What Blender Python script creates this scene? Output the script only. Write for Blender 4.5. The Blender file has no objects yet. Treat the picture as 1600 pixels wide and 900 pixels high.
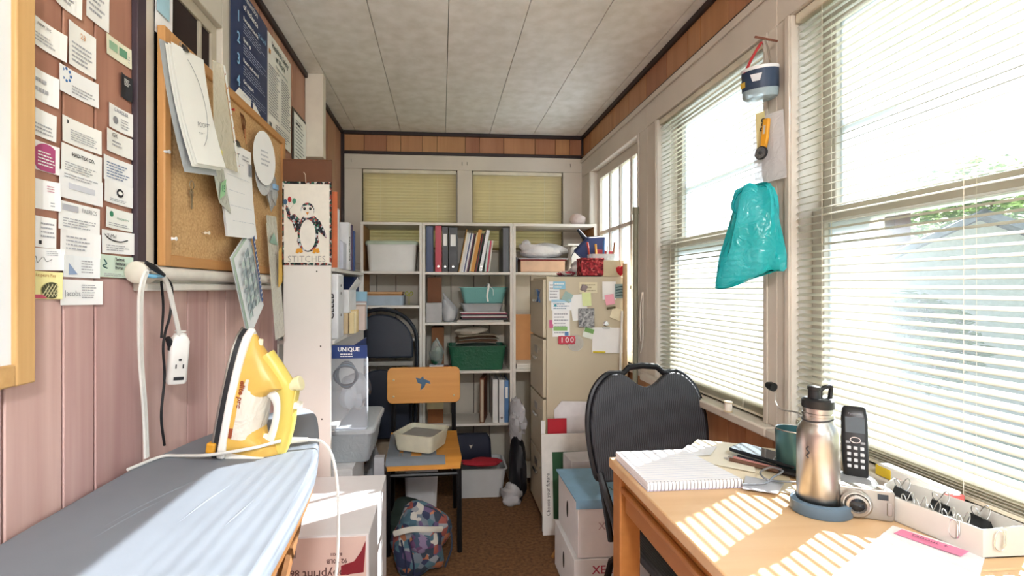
import bpy, bmesh, math, random
from mathutils import Vector, Matrix
random.seed(7)
SC = bpy.context.scene
COL = SC.collection
PI = math.pi
# ------------------------------------------------------------------ camera
FPX, CX, CY, CAMH = 780.0, 755.0, 450.0, 1.25
TH = math.atan(65 / 780)
cd = bpy.data.cameras.new('camera'); cam = bpy.data.objects.new('camera', cd); COL.objects.link(cam)
cd.sensor_width = 36; cd.lens = 36 * FPX / 1600; cd.shift_x = (800 - CX) / 1600; cd.clip_start = .02; cd.clip_end = 300
cam.location = (0, 0, CAMH); cam.rotation_euler = (PI / 2, 0, -TH)
SC.camera = cam
# ------------------------------------------------------------------ world, sun, exposure
W = bpy.data.worlds.new('world'); SC.world = W; W.use_nodes = True
wn = W.node_tree; bg = wn.nodes['Background']
sky = wn.nodes.new('ShaderNodeTexSky'); sky.sky_type = 'NISHITA'; sky.sun_disc = False
sky.sun_elevation = math.radians(34); sky.sun_rotation = math.radians(58); sky.dust_density = 1.6; sky.ozone_density = .6; sky.air_density = 1.2
wn.links.new(sky.outputs[0], bg.inputs[0]); bg.inputs[1].default_value = .095
sd = bpy.data.lights.new('sun', 'SUN'); sd.energy = 13.0; sd.angle = math.radians(.53); sd.color = (1, .98, .95)
sun = bpy.data.objects.new('sun', sd); COL.objects.link(sun)
SUND = Vector((-1, -.63, -.70))
sun.rotation_euler = SUND.to_track_quat('-Z', 'Y').to_euler(); sun.location = (6, 4, 6)
SC.view_settings.view_transform = 'Standard'; SC.view_settings.look = 'None'; SC.view_settings.gamma = 1
FILL_LAMP = 125.0   # glow strength of the added fill lamp, which hangs out of view
SC.view_settings.use_curve_mapping = False; SC.view_settings.exposure = 1.42
# ------------------------------------------------------------------ pixel -> place (a pixel gives a direction, the plane it lies on gives the distance)
_s, _c = math.sin(TH), math.cos(TH)
def ray(x, y):
    u, v = (x - CX) / FPX, (CY - y) / FPX
    return Vector((_s + u * _c, _c - u * _s, v))
def onX(x, y, X): d = ray(x, y); t = X / d.x; return Vector((X, d.y * t, CAMH + d.z * t))
def onY(x, y, Y): d = ray(x, y); t = Y / d.y; return Vector((d.x * t, Y, CAMH + d.z * t))
def onZ(x, y, Z): d = ray(x, y); t = (Z - CAMH) / d.z; return Vector((d.x * t, d.y * t, Z))
# ------------------------------------------------------------------ room sizes
XL, XR, YB, YF, ZC = -.685, 1.005, 3.49, -1.7, 2.33
# ------------------------------------------------------------------ materials
def lin(h):
    f = lambda c: c / 12.92 if c <= .04045 else ((c + .055) / 1.055) ** 2.4
    return tuple(f(int(h[i:i + 2], 16) / 255) for i in (0, 2, 4)) + (1,)
MC = {}
def node(nt, t, **k):
    n = nt.nodes.new(t)
    for a, b in k.items(): setattr(n, a, b)
    return n
def M(h, rough=.6, metal=0.0, var=.08, scale=14.0, bump=0.0, kind='plain', axis='z', rnd=0.0, h2=None, spec=.4, trans=0.0):
    key = (h, rough, metal, var, scale, bump, kind, axis, rnd, h2, spec, trans)
    if key in MC: return MC[key]
    m = bpy.data.materials.new(kind + '_' + h); m.use_nodes = True; nt = m.node_tree; L = nt.links.new
    bs = nt.nodes['Principled BSDF']; out = nt.nodes['Material Output']
    bs.inputs['Roughness'].default_value = rough; bs.inputs['Metallic'].default_value = metal
    bs.inputs['Specular IOR Level'].default_value = spec
    a = lin(h); b = lin(h2) if h2 else tuple(max(0, c * (1 - 2.2 * var)) for c in a[:3]) + (1,)
    tc = node(nt, 'ShaderNodeTexCoord'); mp = node(nt, 'ShaderNodeMapping'); L(tc.outputs['Object'], mp.inputs['Vector'])
    nz = node(nt, 'ShaderNodeTexNoise'); nz.inputs['Scale'].default_value = scale; nz.inputs['Detail'].default_value = 4
    mix = node(nt, 'ShaderNodeMix', data_type='RGBA'); mix.inputs['A'].default_value = a; mix.inputs['B'].default_value = b
    rmp = node(nt, 'ShaderNodeMapRange'); rmp.inputs['From Min'].default_value = .35; rmp.inputs['From Max'].default_value = .75
    fac = nz.outputs['Fac']
    L(mp.outputs['Vector'], nz.inputs['Vector'])
    if kind == 'wood':
        sc = {'x': (.06, 1, 1), 'y': (1, .06, 1), 'z': (1, 1, .06)}[axis]; mp.inputs['Scale'].default_value = sc
        nz.inputs['Distortion'].default_value = 1.2
        n2 = node(nt, 'ShaderNodeTexNoise'); n2.inputs['Scale'].default_value = scale * 7; n2.inputs['Detail'].default_value = 3
        L(mp.outputs['Vector'], n2.inputs['Vector'])
        ad = node(nt, 'ShaderNodeMix', data_type='FLOAT'); ad.inputs['Factor'].default_value = .35
        L(nz.outputs['Fac'], ad.inputs['A']); L(n2.outputs['Fac'], ad.inputs['B']); fac = ad.outputs['Result']
    L(fac, rmp.inputs['Value']); L(rmp.outputs['Result'], mix.inputs['Factor'])
    colr = mix.outputs['Result']
    if rnd:
        oi = node(nt, 'ShaderNodeObjectInfo'); mr = node(nt, 'ShaderNodeMapRange')
        mr.inputs['To Min'].default_value = 1 - rnd; mr.inputs['To Max'].default_value = 1 + rnd
        L(oi.outputs['Random'], mr.inputs['Value'])
        hs = node(nt, 'ShaderNodeHueSaturation'); L(mr.outputs['Result'], hs.inputs['Value']); L(colr, hs.inputs['Color'])
        m2 = node(nt, 'ShaderNodeMapRange'); m2.inputs['To Min'].default_value = .49; m2.inputs['To Max'].default_value = .51
        L(oi.outputs['Random'], m2.inputs['Value']); L(m2.outputs['Result'], hs.inputs['Hue']); colr = hs.outputs['Color']
    L(colr, bs.inputs['Base Color'])
    if bump:
        bp = node(nt, 'ShaderNodeBump'); bp.inputs['Strength'].default_value = bump; bp.inputs['Distance'].default_value = .004
        L(fac, bp.inputs['Height']); L(bp.outputs['Normal'], bs.inputs['Normal'])
    if trans:   # light shining through thin sheet
        tl = node(nt, 'ShaderNodeBsdfTranslucent'); L(colr, tl.inputs['Color'])
        mx = node(nt, 'ShaderNodeMixShader'); mx.inputs[0].default_value = trans
        L(bs.outputs[0], mx.inputs[1]); L(tl.outputs[0], mx.inputs[2]); L(mx.outputs[0], out.inputs[0])
    MC[key] = m; return m
def clear(h='ffffff', op=.25, rough=.15):
    """thin see-through plastic or glass: transparent, a little body colour and gloss"""
    key = ('clear', h, op, rough)
    if key in MC: return MC[key]
    m = bpy.data.materials.new('clear_' + h); m.use_nodes = True; nt = m.node_tree; L = nt.links.new
    bs = nt.nodes['Principled BSDF']; out = nt.nodes['Material Output']
    bs.inputs['Base Color'].default_value = lin(h); bs.inputs['Roughness'].default_value = rough
    tr = node(nt, 'ShaderNodeBsdfTransparent'); tr.inputs[0].default_value = tuple(.5 + .5 * c for c in lin(h)[:3]) + (1,)
    fr = node(nt, 'ShaderNodeFresnel'); fr.inputs[0].default_value = 1.35
    mr = node(nt, 'ShaderNodeMapRange'); mr.inputs['To Min'].default_value = op; mr.inputs['To Max'].default_value = 1
    L(fr.outputs[0], mr.inputs['Value'])
    mx = node(nt, 'ShaderNodeMixShader'); L(mr.outputs[0], mx.inputs[0]); L(tr.outputs[0], mx.inputs[1]); L(bs.outputs[0], mx.inputs[2])
    if rough >= .15:   # film is never quite flat
        tc = node(nt, 'ShaderNodeTexCoord'); nz = node(nt, 'ShaderNodeTexNoise'); nz.inputs['Scale'].default_value = 28; nz.inputs['Distortion'].default_value = 1.5; L(tc.outputs['Object'], nz.inputs['Vector'])
        bp = node(nt, 'ShaderNodeBump'); bp.inputs['Strength'].default_value = .55; bp.inputs['Distance'].default_value = .01; L(nz.outputs['Fac'], bp.inputs['Height']); L(bp.outputs['Normal'], bs.inputs['Normal'])
    L(mx.outputs[0], out.inputs[0]); MC[key] = m; return m
def quilt(scale=18.0, cols=('1e2430', 'c0392b', '2c5f7a', 'e8d8c0', '4a7a4a', '6a3a6a'), rough=.85):
    """patchwork print: voronoi cells take one of a few cloth colours"""
    key = ('quilt', scale, cols)
    if key in MC: return MC[key]
    m = bpy.data.materials.new('patchwork'); m.use_nodes = True; nt = m.node_tree; L = nt.links.new
    bs = nt.nodes['Principled BSDF']; bs.inputs['Roughness'].default_value = rough
    tc = node(nt, 'ShaderNodeTexCoord'); v = node(nt, 'ShaderNodeTexVoronoi'); v.inputs['Scale'].default_value = scale
    L(tc.outputs['Object'], v.inputs['Vector'])
    sp = node(nt, 'ShaderNodeSeparateColor'); L(v.outputs['Color'], sp.inputs[0])
    cr = node(nt, 'ShaderNodeValToRGB'); cr.color_ramp.interpolation = 'CONSTANT'
    e = cr.color_ramp.elements; n = len(cols)
    e[0].color = lin(cols[0]); e[1].position = 1 / n; e[1].color = lin(cols[1])
    for i in range(2, n): q = e.new(i / n); q.color = lin(cols[i])
    L(sp.outputs[0], cr.inputs[0]); L(cr.outputs[0], bs.inputs['Base Color']); MC[key] = m; return m
# ------------------------------------------------------------------ mesh builder
class MB:
    def __init__(s): s.v = []; s.f = []
    def add(s, vs, fs):
        o = len(s.v); s.v += [Vector(p) for p in vs]; s.f += [tuple(i + o for i in f) for f in fs]; return s
    def bb(s, x0, x1, y0, y1, z0, z1):
        return s.add([(x0, y0, z0), (x1, y0, z0), (x1, y1, z0), (x0, y1, z0), (x0, y0, z1), (x1, y0, z1), (x1, y1, z1), (x0, y1, z1)],
                     [(0, 3, 2, 1), (4, 5, 6, 7), (0, 1, 5, 4), (1, 2, 6, 5), (2, 3, 7, 6), (3, 0, 4, 7)])
    def prism(s, poly, z0, z1):
        n = len(poly)
        if sum(poly[i][0] * poly[(i + 1) % n][1] - poly[(i + 1) % n][0] * poly[i][1] for i in range(n)) < 0: poly = poly[::-1]
        return s.add([(x, y, z0) for x, y in poly] + [(x, y, z1) for x, y in poly],
                     [tuple(range(n))[::-1], tuple(range(n, 2 * n))] + [(i, (i + 1) % n, n + (i + 1) % n, n + i) for i in range(n)])
    def frustum(s, w0, d0, z0, w1, d1, z1, cx=0, cy=0):
        a = [(-w0 / 2, -d0 / 2), (w0 / 2, -d0 / 2), (w0 / 2, d0 / 2), (-w0 / 2, d0 / 2)]
        b = [(-w1 / 2, -d1 / 2), (w1 / 2, -d1 / 2), (w1 / 2, d1 / 2), (-w1 / 2, d1 / 2)]
        return s.add([(x + cx, y + cy, z0) for x, y in a] + [(x + cx, y + cy, z1) for x, y in b],
                     [(3, 2, 1, 0), (4, 5, 6, 7)] + [(i, (i + 1) % 4, 4 + (i + 1) % 4, 4 + i) for i in range(4)])
    def tub(s, w0, d0, w1, d1, h, t=.003, rim=0.0):
        """open container with wall thickness, optional rim"""
        s.shell([(w0, d0, 0), (w1, d1, h)] + ([(w1 + rim, d1 + rim, h), (w1 + rim, d1 + rim, h + .004), (w1 - 2 * t, d1 - 2 * t, h + .004)] if rim else [(w1 - 2 * t, d1 - 2 * t, h)]) + [(w0 - 2 * t, d0 - 2 * t, t)])
        return s
    def shell(s, rings, cap0=True, cap1=True, cr=.12, n=4):
        """stack of rounded rectangles (w, d, z)"""
        R = []
        for w, d, z in rings:
            r = cr * min(w, d); pts = []
            for qx, qy, a0 in ((1, 1, 0), (-1, 1, 90), (-1, -1, 180), (1, -1, 270)):
                for k in range(n):
                    a = math.radians(a0 + 90 * k / (n - 1)); pts.append((qx * (w / 2 - r) + r * math.cos(a), qy * (d / 2 - r) + r * math.sin(a), z))
            R.append(pts)
        m = 4 * n; vs = [p for q in R for p in q]; fs = []
        for i in range(len(R) - 1):
            for j in range(m): fs.append((i * m + j, i * m + (j + 1) % m, (i + 1) * m + (j + 1) % m, (i + 1) * m + j))
        if cap0: fs.append(tuple(range(m))[::-1])
        if cap1: fs.append(tuple(range((len(R) - 1) * m, len(R) * m)))
        return s.add(vs, fs)
    def tube(s, pts, r, n=8, closed=False, flat=1.0):
        P = [Vector(p) for p in pts]; m = len(P); vs = []; up = Vector((0, 0, 1)); prev = None
        for i in range(m):
            a = P[(i - 1) % m] if closed or i else P[i]; b = P[(i + 1) % m] if closed or i < m - 1 else P[i]
            d = (b - a)
            d = d.normalized() if d.length > 1e-9 else Vector((0, 0, 1))
            if prev is None: q = up if abs(d.z) < .9 else Vector((1, 0, 0)); x = d.cross(q).normalized()
            else: x = (prev - d * prev.dot(d)); x = x.normalized() if x.length > 1e-6 else d.orthogonal().normalized()
            prev = x; y = d.cross(x); rr = r[i] if isinstance(r, (list, tuple)) else r
            for k in range(n):
                an = 2 * PI * k / n; vs.append(P[i] + x * (rr * math.cos(an)) + y * (rr * flat * math.sin(an)))
        fs = []; e = m if closed else m - 1
        for i in range(e):
            for k in range(n):
                j = (i + 1) % m; fs.append((i * n + k, i * n + (k + 1) % n, j * n + (k + 1) % n, j * n + k))
        if not closed: fs += [tuple(range(n))[::-1], tuple(range((m - 1) * n, m * n))]
        return s.add(vs, fs)
    def lathe(s, prof, n=24, cx=0, cy=0, cz=0, sx=1, sy=1, cap=True):
        vs = []; m = len(prof)
        for r, z in prof:
            for k in range(n): a = 2 * PI * k / n; vs.append((cx + r * sx * math.cos(a), cy + r * sy * math.sin(a), cz + z))
        fs = [(i * n + k, i * n + (k + 1) % n, (i + 1) * n + (k + 1) % n, (i + 1) * n + k) for i in range(m - 1) for k in range(n)]
        if cap: fs += [tuple(range(n))[::-1], tuple(range((m - 1) * n, m * n))]
        return s.add(vs, fs)
    def sheet(s, w, h, nx=1, ny=1, fn=None, t=.0006, cx=0, cy=0, outline=None):
        """a thin sheet in local xy (front +z); fn gives the bend, outline maps unit square to a shape"""
        g = []
        for j in range(ny + 1):
            for i in range(nx + 1):
                u, v = i / nx, j / ny; x, y = (u - .5) * w, (v - .5) * h
                if outline: x, y = outline(u, v)
                g.append((cx + x, cy + y, fn(u, v) if fn else 0.0))
        N = len(g); vs = [(x, y, z + t) for x, y, z in g] + g; fs = []; k = nx + 1
        for j in range(ny):
            for i in range(nx):
                a = j * k + i; q = (a, a + 1, a + k + 1, a + k); fs.append(q); fs.append(tuple(N + p for p in q[::-1]))
        rim = list(range(k)) + [j * k + nx for j in range(1, ny + 1)] + [ny * k + i for i in range(nx - 1, -1, -1)] + [j * k for j in range(ny - 1, 0, -1)]
        for i in range(len(rim)): a, b = rim[i], rim[(i + 1) % len(rim)]; fs.append((a, N + a, N + b, b))
        return s.add(vs, fs)
    def blob(s, rx, ry, rz, nu=14, nv=10, amp=.12, seed=1, cx=0, cy=0, cz=0, flat0=False, fn=None):
        """crumpled closed lump sitting around its centre"""
        rn = random.Random(seed); ph = [(rn.uniform(2, 6), rn.uniform(2, 6), rn.uniform(2, 6), rn.uniform(0, 6.3)) for _ in range(5)]
        vs = []; fs = []
        for j in range(nv + 1):
            t = PI * j / nv
            for i in range(nu):
                p = 2 * PI * i / nu; d = Vector((math.sin(t) * math.cos(p), math.sin(t) * math.sin(p), math.cos(t)))
                k = 1 + amp * sum(math.sin(a * d.x + b * d.y + c * d.z + e) for a, b, c, e in ph) / 2.2
                q = Vector((d.x * rx * k, d.y * ry * k, d.z * rz * k))
                if flat0: q.z = max(q.z, -rz * .8)
                if fn: q = fn(q, d)
                vs.append((q.x + cx, q.y + cy, q.z + cz))
        for j in range(nv):
            for i in range(nu): a = j * nu + i; b = j * nu + (i + 1) % nu; fs.append((a, a + nu, b + nu, b))
        return s.add(vs, fs)
    def xf(s, m, start=0):
        for i in range(start, len(s.v)): s.v[i] = m @ s.v[i]
        return s
    def mesh(s, name, smooth=False, ang=38):
        me = bpy.data.meshes.new(name); me.from_pydata([tuple(p) for p in s.v], [], s.f); me.update()
        if smooth:
            for p in me.polygons: p.use_smooth = True
            me.set_sharp_from_angle(angle=math.radians(ang))
        return me
def obj(name, mb, mat, parent=None, loc=(0, 0, 0), rot=(0, 0, 0), bevel=0.0, smooth=False, seg=2, sub=0):
    me = mb if isinstance(mb, bpy.types.Mesh) else mb.mesh(name, smooth)
    if mat and not len(me.materials): me.materials.append(mat)
    o = bpy.data.objects.new(name, me); COL.objects.link(o); o.location = loc; o.rotation_euler = rot
    if parent: o.parent = parent
    if bevel:
        b = o.modifiers.new('bevel', 'BEVEL'); b.width = bevel; b.segments = seg; b.limit_method = 'ANGLE'; b.angle_limit = math.radians(40)
        if not smooth:
            for p in me.polygons: p.use_smooth = True
            me.set_sharp_from_angle(angle=math.radians(38))
    if sub:
        d = o.modifiers.new('subsurf', 'SUBSURF'); d.levels = sub; d.render_levels = sub
    return o
def tag(o, label, cat, group=None):
    o['label'] = label; o['category'] = cat
    if group: o['group'] = group
    return o
def thing(name, label, cat, loc=(0, 0, 0), rot=(0, 0, 0), group=None):
    o = bpy.data.objects.new(name, None); COL.objects.link(o); o.location = loc; o.rotation_euler = rot; o.empty_display_size = .05
    return tag(o, label, cat, group)
def solo(name, mb, mat, label, cat, loc=(0, 0, 0), rot=(0, 0, 0), group=None, **k):
    return tag(obj(name, mb, mat, None, loc, rot, **k), label, cat, group)
def struct(name, mb, mat, **k):
    o = obj(name, mb, mat, **k); o['kind'] = 'structure'; return o
def box(x0, x1, y0, y1, z0, z1): return MB().bb(x0, x1, y0, y1, z0, z1)
def txt(parent, s, x, y, size, mat, z=.0012, align='CENTER', rot=0.0, sx=1.0, name='lettering', euler=None, bold=0.0, loc=None):
    cu = bpy.data.curves.new('t', 'FONT'); cu.body = s; cu.size = size; cu.align_x = align; cu.align_y = 'CENTER'; cu.resolution_u = 2; cu.offset = bold
    t = bpy.data.objects.new('t', cu); me = bpy.data.meshes.new_from_object(t); bpy.data.objects.remove(t); bpy.data.curves.remove(cu)
    me.materials.clear(); me.materials.append(mat); me.name = name
    o = bpy.data.objects.new(name, me); COL.objects.link(o); o.parent = parent; o.location = loc or (x, y, z); o.rotation_euler = euler or (0, 0, rot); o.scale = (sx, 1, 1)
    return o
def lines(parent, x0, x1, y0, y1, n, mat, z=.0012, th=.4, seed=0, rag=.35, name='text_lines'):
    rn = random.Random(seed); mb = MB(); st = (y0 - y1) / max(n, 1)
    for i in range(n):
        y = y0 - st * (i + .5); e = x1 - (x1 - x0) * rag * rn.random(); x = x0
        while x < e:
            l = min((x1 - x0) * rn.uniform(.06, .2), e - x)
            mb.add([(x, y - st * th / 2, z), (x + l, y - st * th / 2, z), (x + l, y + st * th / 2, z), (x, y + st * th / 2, z)], [(0, 1, 2, 3)]); x += l + (x1 - x0) * .025
    return obj(name, mb, mat, parent)
def patch(parent, poly, mat, z=.0009, name='print', th=.0003):
    return obj(name, MB().prism(poly, z - th, z), mat, parent)
def circ(cx, cy, r, n=20, ry=None, a0=0, a1=360):
    ry = ry or r
    return [(cx + r * math.cos(math.radians(a0 + (a1 - a0) * i / n)), cy + ry * math.sin(math.radians(a0 + (a1 - a0) * i / n))) for i in range(n)]
def rect(x0, x1, y0, y1): return [(x0, y0), (x1, y0), (x1, y1), (x0, y1)]
def bez(pts, n=8):
    """smooth curve through points (Catmull-Rom)"""
    P = [Vector(p) for p in pts]; P = [P[0] * 2 - P[1]] + P + [P[-1] * 2 - P[-2]]; out = []
    for i in range(1, len(P) - 2):
        a, b, c, d = P[i - 1:i + 3]
        for k in range(n):
            t = k / n; out.append(.5 * ((2 * b) + (c - a) * t + (2 * a - 5 * b + 4 * c - d) * t * t + (3 * b - a - 3 * c + d) * t ** 3))
    return out + [P[-2]]
RW_L, RW_B, RW_R = (PI / 2, 0, PI / 2), (PI / 2, 0, 0), (PI / 2, 0, -PI / 2)   # sheets facing the room from left, back, right wall
INK, GREY, WHITE = M('2a2a30', .7), M('8a8c92', .8), M('f2f2ee', .7, var=.02)
LNK = M('b2b3ba', .8)
BLACKP, CHROME, STEEL = M('17181a', .45), M('d8d8d8', .22, 1.0, .02), M('b8b4ae', .34, 1.0, .05)
CREAM = M('d2cabd', .5, var=.05, scale=5, bump=.05)
# ================================================================== ROOM
carpet = M('7a5534', .95, var=.25, scale=60, bump=.9, h2='4c331d')
struct('floor', box(XL - .1, XR + .15, YF, YB + .15, -.08, 0), carpet)
# ceiling: boards about 30 cm wide running away from us
ceil_m = M('f4f2ed', .8, var=.1, scale=16, h2='e2dfd6', rnd=.012)
ceil = struct('ceiling', box(XL - .1, XR + .15, YF, YB + .15, ZC + .012, ZC + .09), M('8d8a84', .8))
xs = [XL] + [-.589 + .308 * k for k in range(6)] + [XR]
for a, b in zip(xs, xs[1:]): obj('ceiling_panel', box(a + .0012, b - .0012, YF + .01, YB, ZC, ZC + .012), ceil_m, ceil, bevel=.0012, seg=1)
# left wall: vertical boards of mixed widths
wl = struct('wall_left', box(XL - .12, XL - .012, YF, YB + .1, 0, ZC + .05), M('2a1c1a', .9))
pinkw = M('d2b2aa', .5, scale=6, kind='wood', rnd=.12, h2='aa8079', bump=.08)
tanw = M('ba8c74', .5, scale=9, kind='wood', rnd=.1, h2='9a6c55', bump=.08)
seams = [YF, -1.5, -1.3, -1.12, -.98, -.78, -.6, -.42, -.26, -.1, .06, .2, .4, .56, .7, .843, .966, 1.05, 1.21, 1.412, 1.53, 1.65, 1.84, 1.95, 2.1, 2.2, 2.36, 2.56, 2.66, 2.86, 2.96, 3.1, 3.3, YB]
WY0, WY1, WZ0, WZ1 = 1.2, 1.66, 1.24, 2.06      # window between porch and house
RAILZ = 1.27
for a, b in zip(seams, seams[1:]):
    g = .0025
    for z0, z1, m in ((0, RAILZ, pinkw), (RAILZ, ZC, tanw)):
        if z0 == RAILZ and a > 1.2 and b < 1.7: z0 = WZ1
        obj('board', box(XL - .012, XL, a + g, b - g, z0 + (.0 if z0 == 0 else .0005), z1), m, wl, bevel=.002, seg=1)
dark = M('2b1c1d', .45, var=.1)
def trim(n, *b, m=dark, bev=.003): return struct('trim_%d' % n, box(*b), m, bevel=bev)
trim(1, XL, XL + .016, YF, YB, ZC - .026, ZC - .001)
trim(2, XR - .016, XR, YF, YB, ZC - .026, ZC - .001)
trim(3, XL + .016, XR - .016, YB - .016, YB, ZC - .026, ZC - .001)
trim(4, XL, XL + .022, YB - .022, YB, 1.0, ZC - .027)
trim(5, XR - .014, XR, YB - .014, YB, 2.19, ZC - .027)
trim(6, XL + .022, XR - .014, YB - .012, YB, 2.17, 2.192)
trim(7, XR - .010, XR, YF, YB - .014, 2.162, 2.178)
# ---------------- back wall with twin window
wb = MB()
BW = [(-.545, .108), (.212, .858)]; BZ0, BZ1 = 1.5, 2.07
for a, b in ((XL - .1, BW[0][0]), (BW[0][1], BW[1][0]), (BW[1][1], XR + .15)): wb.bb(a, b, YB + .012, YB + .12, BZ0, BZ1)
wb.bb(XL - .1, XR + .15, YB + .012, YB + .12, 0, BZ0).bb(XL - .1, XR + .15, YB + .012, YB + .12, BZ1, ZC + .05)
wbo = struct('wall_back', wb, M('3a2c26', .9))
strip = M('b5835c', .45, scale=8, kind='wood', rnd=.16, h2='976441')
bx_ = [532, 569, 604, 626, 660, 683, 727, 749, 787, 836, 868, 890, 910]
bxx = [onY(x, 220, YB).x for x in bx_]; bxx[0] = XL; bxx[-1] = XR
for a, b in zip(bxx, bxx[1:]): obj('board', box(a + .0015, b - .0015, YB, YB + .012, 2.185, ZC), strip, wbo, bevel=.0015, seg=1)
lowb = M('cfc8ba', .6, var=.05, scale=5, rnd=.03)
x = XL
while x < XR - .01:
    w = random.choice((.11, .13, .16)); e = min(x + w, XR)
    obj('board', box(x + .002, e - .002, YB, YB + .012, 0, BZ0), lowb, wbo, bevel=.002, seg=1); x = e
# casing round the twin window
cs = struct('window_2', MB().bb(XL + .02, XR, YB - .01, YB + .012, BZ1, 2.17).bb(XL + .022, BW[0][0], YB - .01, YB + .012, BZ0 - .08, BZ1)
     .bb(BW[0][1], BW[1][0], YB - .01, YB + .012, BZ0 - .08, BZ1).bb(BW[1][1], XR, YB - .01, YB + .012, BZ0 - .08, BZ1), CREAM, bevel=.003)
glass = clear('f4faff', .03, .03)
for a, b in BW:
    obj('sash', MB().bb(a, b, YB + .05, YB + .085, BZ1 - .04, BZ1).bb(a, b, YB + .05, YB + .085, BZ0, BZ0 + .05).bb(a, a + .04, YB + .05, YB + .085, BZ0 + .05, BZ1 - .04).bb(b - .04, b, YB + .05, YB + .085, BZ0 + .05, BZ1 - .04), CREAM, cs)
    obj('pane', box(a + .04, b - .04, YB + .065, YB + .069, BZ0 + .05, BZ1 - .04), glass, cs)
for px_ in ((549, 251), (722, 256), (730, 256), (891, 259)):
    p = onY(*px_, YB - .012); obj('hook', MB().tube([(p.x, p.y, p.z + .012), (p.x, p.y - .008, p.z + .008), (p.x, p.y - .008, p.z - .012)], .002, 6), M('8d8474', .4, .6), cs)
# ---------------- right wall with three windows in view and two unseen ones added behind the camera for fill light
RWN = [(-1.45, -.5), (-.38, .3), (.42, 1.345), (1.465, 2.235), (2.46, 3.27)]
RZ0, RZ1 = .835, 2.03
wr = MB(); ox = XR + .012
ed = [YF] + [q for p in RWN for q in p] + [YB + .15]
for a, b in zip(ed[0::2], ed[1::2]): wr.bb(ox, XR + .13, a, b, RZ0, RZ1)
wr.bb(ox, XR + .13, YF, YB + .15, -.1, RZ0).bb(ox, XR + .13, YF, YB + .15, RZ1, ZC + .05)
wro = struct('wall_right', wr, CREAM)
y = YF
rn = random.Random(3)
while y < YB - .01:
    e = min(y + rn.choice((.1, .14, .19, .23)), YB)
    obj('board', box(XR, ox, y + .0015, e - .0015, 2.165, ZC), strip, wro, bevel=.0015, seg=1)
    obj('board', box(XR, ox, y + .0015, e - .0015, 0, RZ0 - .03), strip, wro, bevel=.0015, seg=1); y = e
for i, (a, b) in enumerate(RWN):
    n = 3 + i
    # flat casing boards round the opening, each its own width to the next window
    lo = YF if i == 0 else (RWN[i - 1][1] + a) / 2; hi = YB - .012 if i == 4 else (b + RWN[i + 1][0]) / 2
    t = struct('window_%d' % n, MB().bb(XR - .012, ox + .001, lo, hi, RZ1, 2.162).bb(XR - .012, ox + .001, lo, a, RZ0, RZ1).bb(XR - .012, ox + .001, b, hi, RZ0, RZ1), CREAM, bevel=.003)
    obj('casing_bead', MB().bb(XR - .022, XR - .012, lo, hi, 2.135, 2.162).bb(XR - .018, XR - .012, a - .022, a - .002, RZ0, RZ1).bb(XR - .018, XR - .012, b + .002, b + .022, RZ0, RZ1), CREAM, t, bevel=.003)
    obj('window_sill', box(XR - (.013 if n == 7 else .05), XR + .13, lo, hi, RZ0 - .03, RZ0), CREAM, t, bevel=.006)
    if n == 7:   # small-paned casement
        x0, x1 = XR + .035, XR + .065; z0, z1 = RZ0 + .0, RZ1
        fr = MB().bb(x0, x1, a, a + .05, z0, z1).bb(x0, x1, b - .05, b, z0, z1).bb(x0, x1, a + .05, b - .05, z1 - .06, z1).bb(x0, x1, a + .05, b - .05, z0, z0 + .06)
        so = obj('sash', fr, CREAM, t, bevel=.003)
        ys = [a + .05 + (b - a - .1) * k / 4 for k in range(5)]; zs = [z0 + .06 + (z1 - z0 - .12) * k / 3 for k in range(4)]
        for yy in ys[1:-1]: obj('glazing_bar', box(x0 + .004, x1 - .004, yy - .012, yy + .012, z0 + .06, z1 - .06), CREAM, so, bevel=.003)
        for k, zz in enumerate(zs[1:-1]): obj('glazing_bar', box(x0 + .004, x1 - .004, a + .05, b - .05, zz - .012, zz + .012), CREAM, so, bevel=.003)
        for p in range(4):
            for q in range(3): obj('pane', box(x0 + .013, x0 + .017, ys[p] + .012, ys[p + 1] - .012, zs[q] + .012, zs[q + 1] - .012), glass, so)
        continue
    SG = M('c9c6bc', .5, var=.04)
    zm = 1.45
    for nm, x0, z0, z1 in (('upper_sash', XR + .085, zm - .02, RZ1), ('lower_sash', XR + .05, RZ0, zm + .02)):
        x1 = x0 + .033; s_ = .045
        so = obj(nm, MB().bb(x0, x1, a, a + s_, z0, z1).bb(x0, x1, b - s_, b, z0, z1).bb(x0, x1, a + s_, b - s_, z1 - .04, z1).bb(x0, x1, a + s_, b - s_, z0, z0 + .04), SG, t, bevel=.004)
        obj('pane', box(x0 + .014, x0 + .018, a + s_, b - s_, z0 + .04, z1 - .04), glass, so)
    obj('storm_rail', box(XR + .12, XR + .13, a, b, 1.7, 1.722), SG, t)
# wall behind the camera, with unseen panes added to let in fill light
wf = MB().bb(XL - .1, XR + .15, YF - .12, YF, 0, .9).bb(XL - .1, XR + .15, YF - .12, YF, 2.1, ZC + .05).bb(XL - .1, -.55, YF - .12, YF, .9, 2.1).bb(.85, XR + .15, YF - .12, YF, .9, 2.1).bb(.1, .2, YF - .12, YF, .9, 2.1)
wfo = struct('wall_front', wf, CREAM)
for a, b in ((-.55, .1), (.2, .85)): obj('pane', box(a, b, YF - .06, YF - .056, .9, 2.1), glass, wfo)
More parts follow.
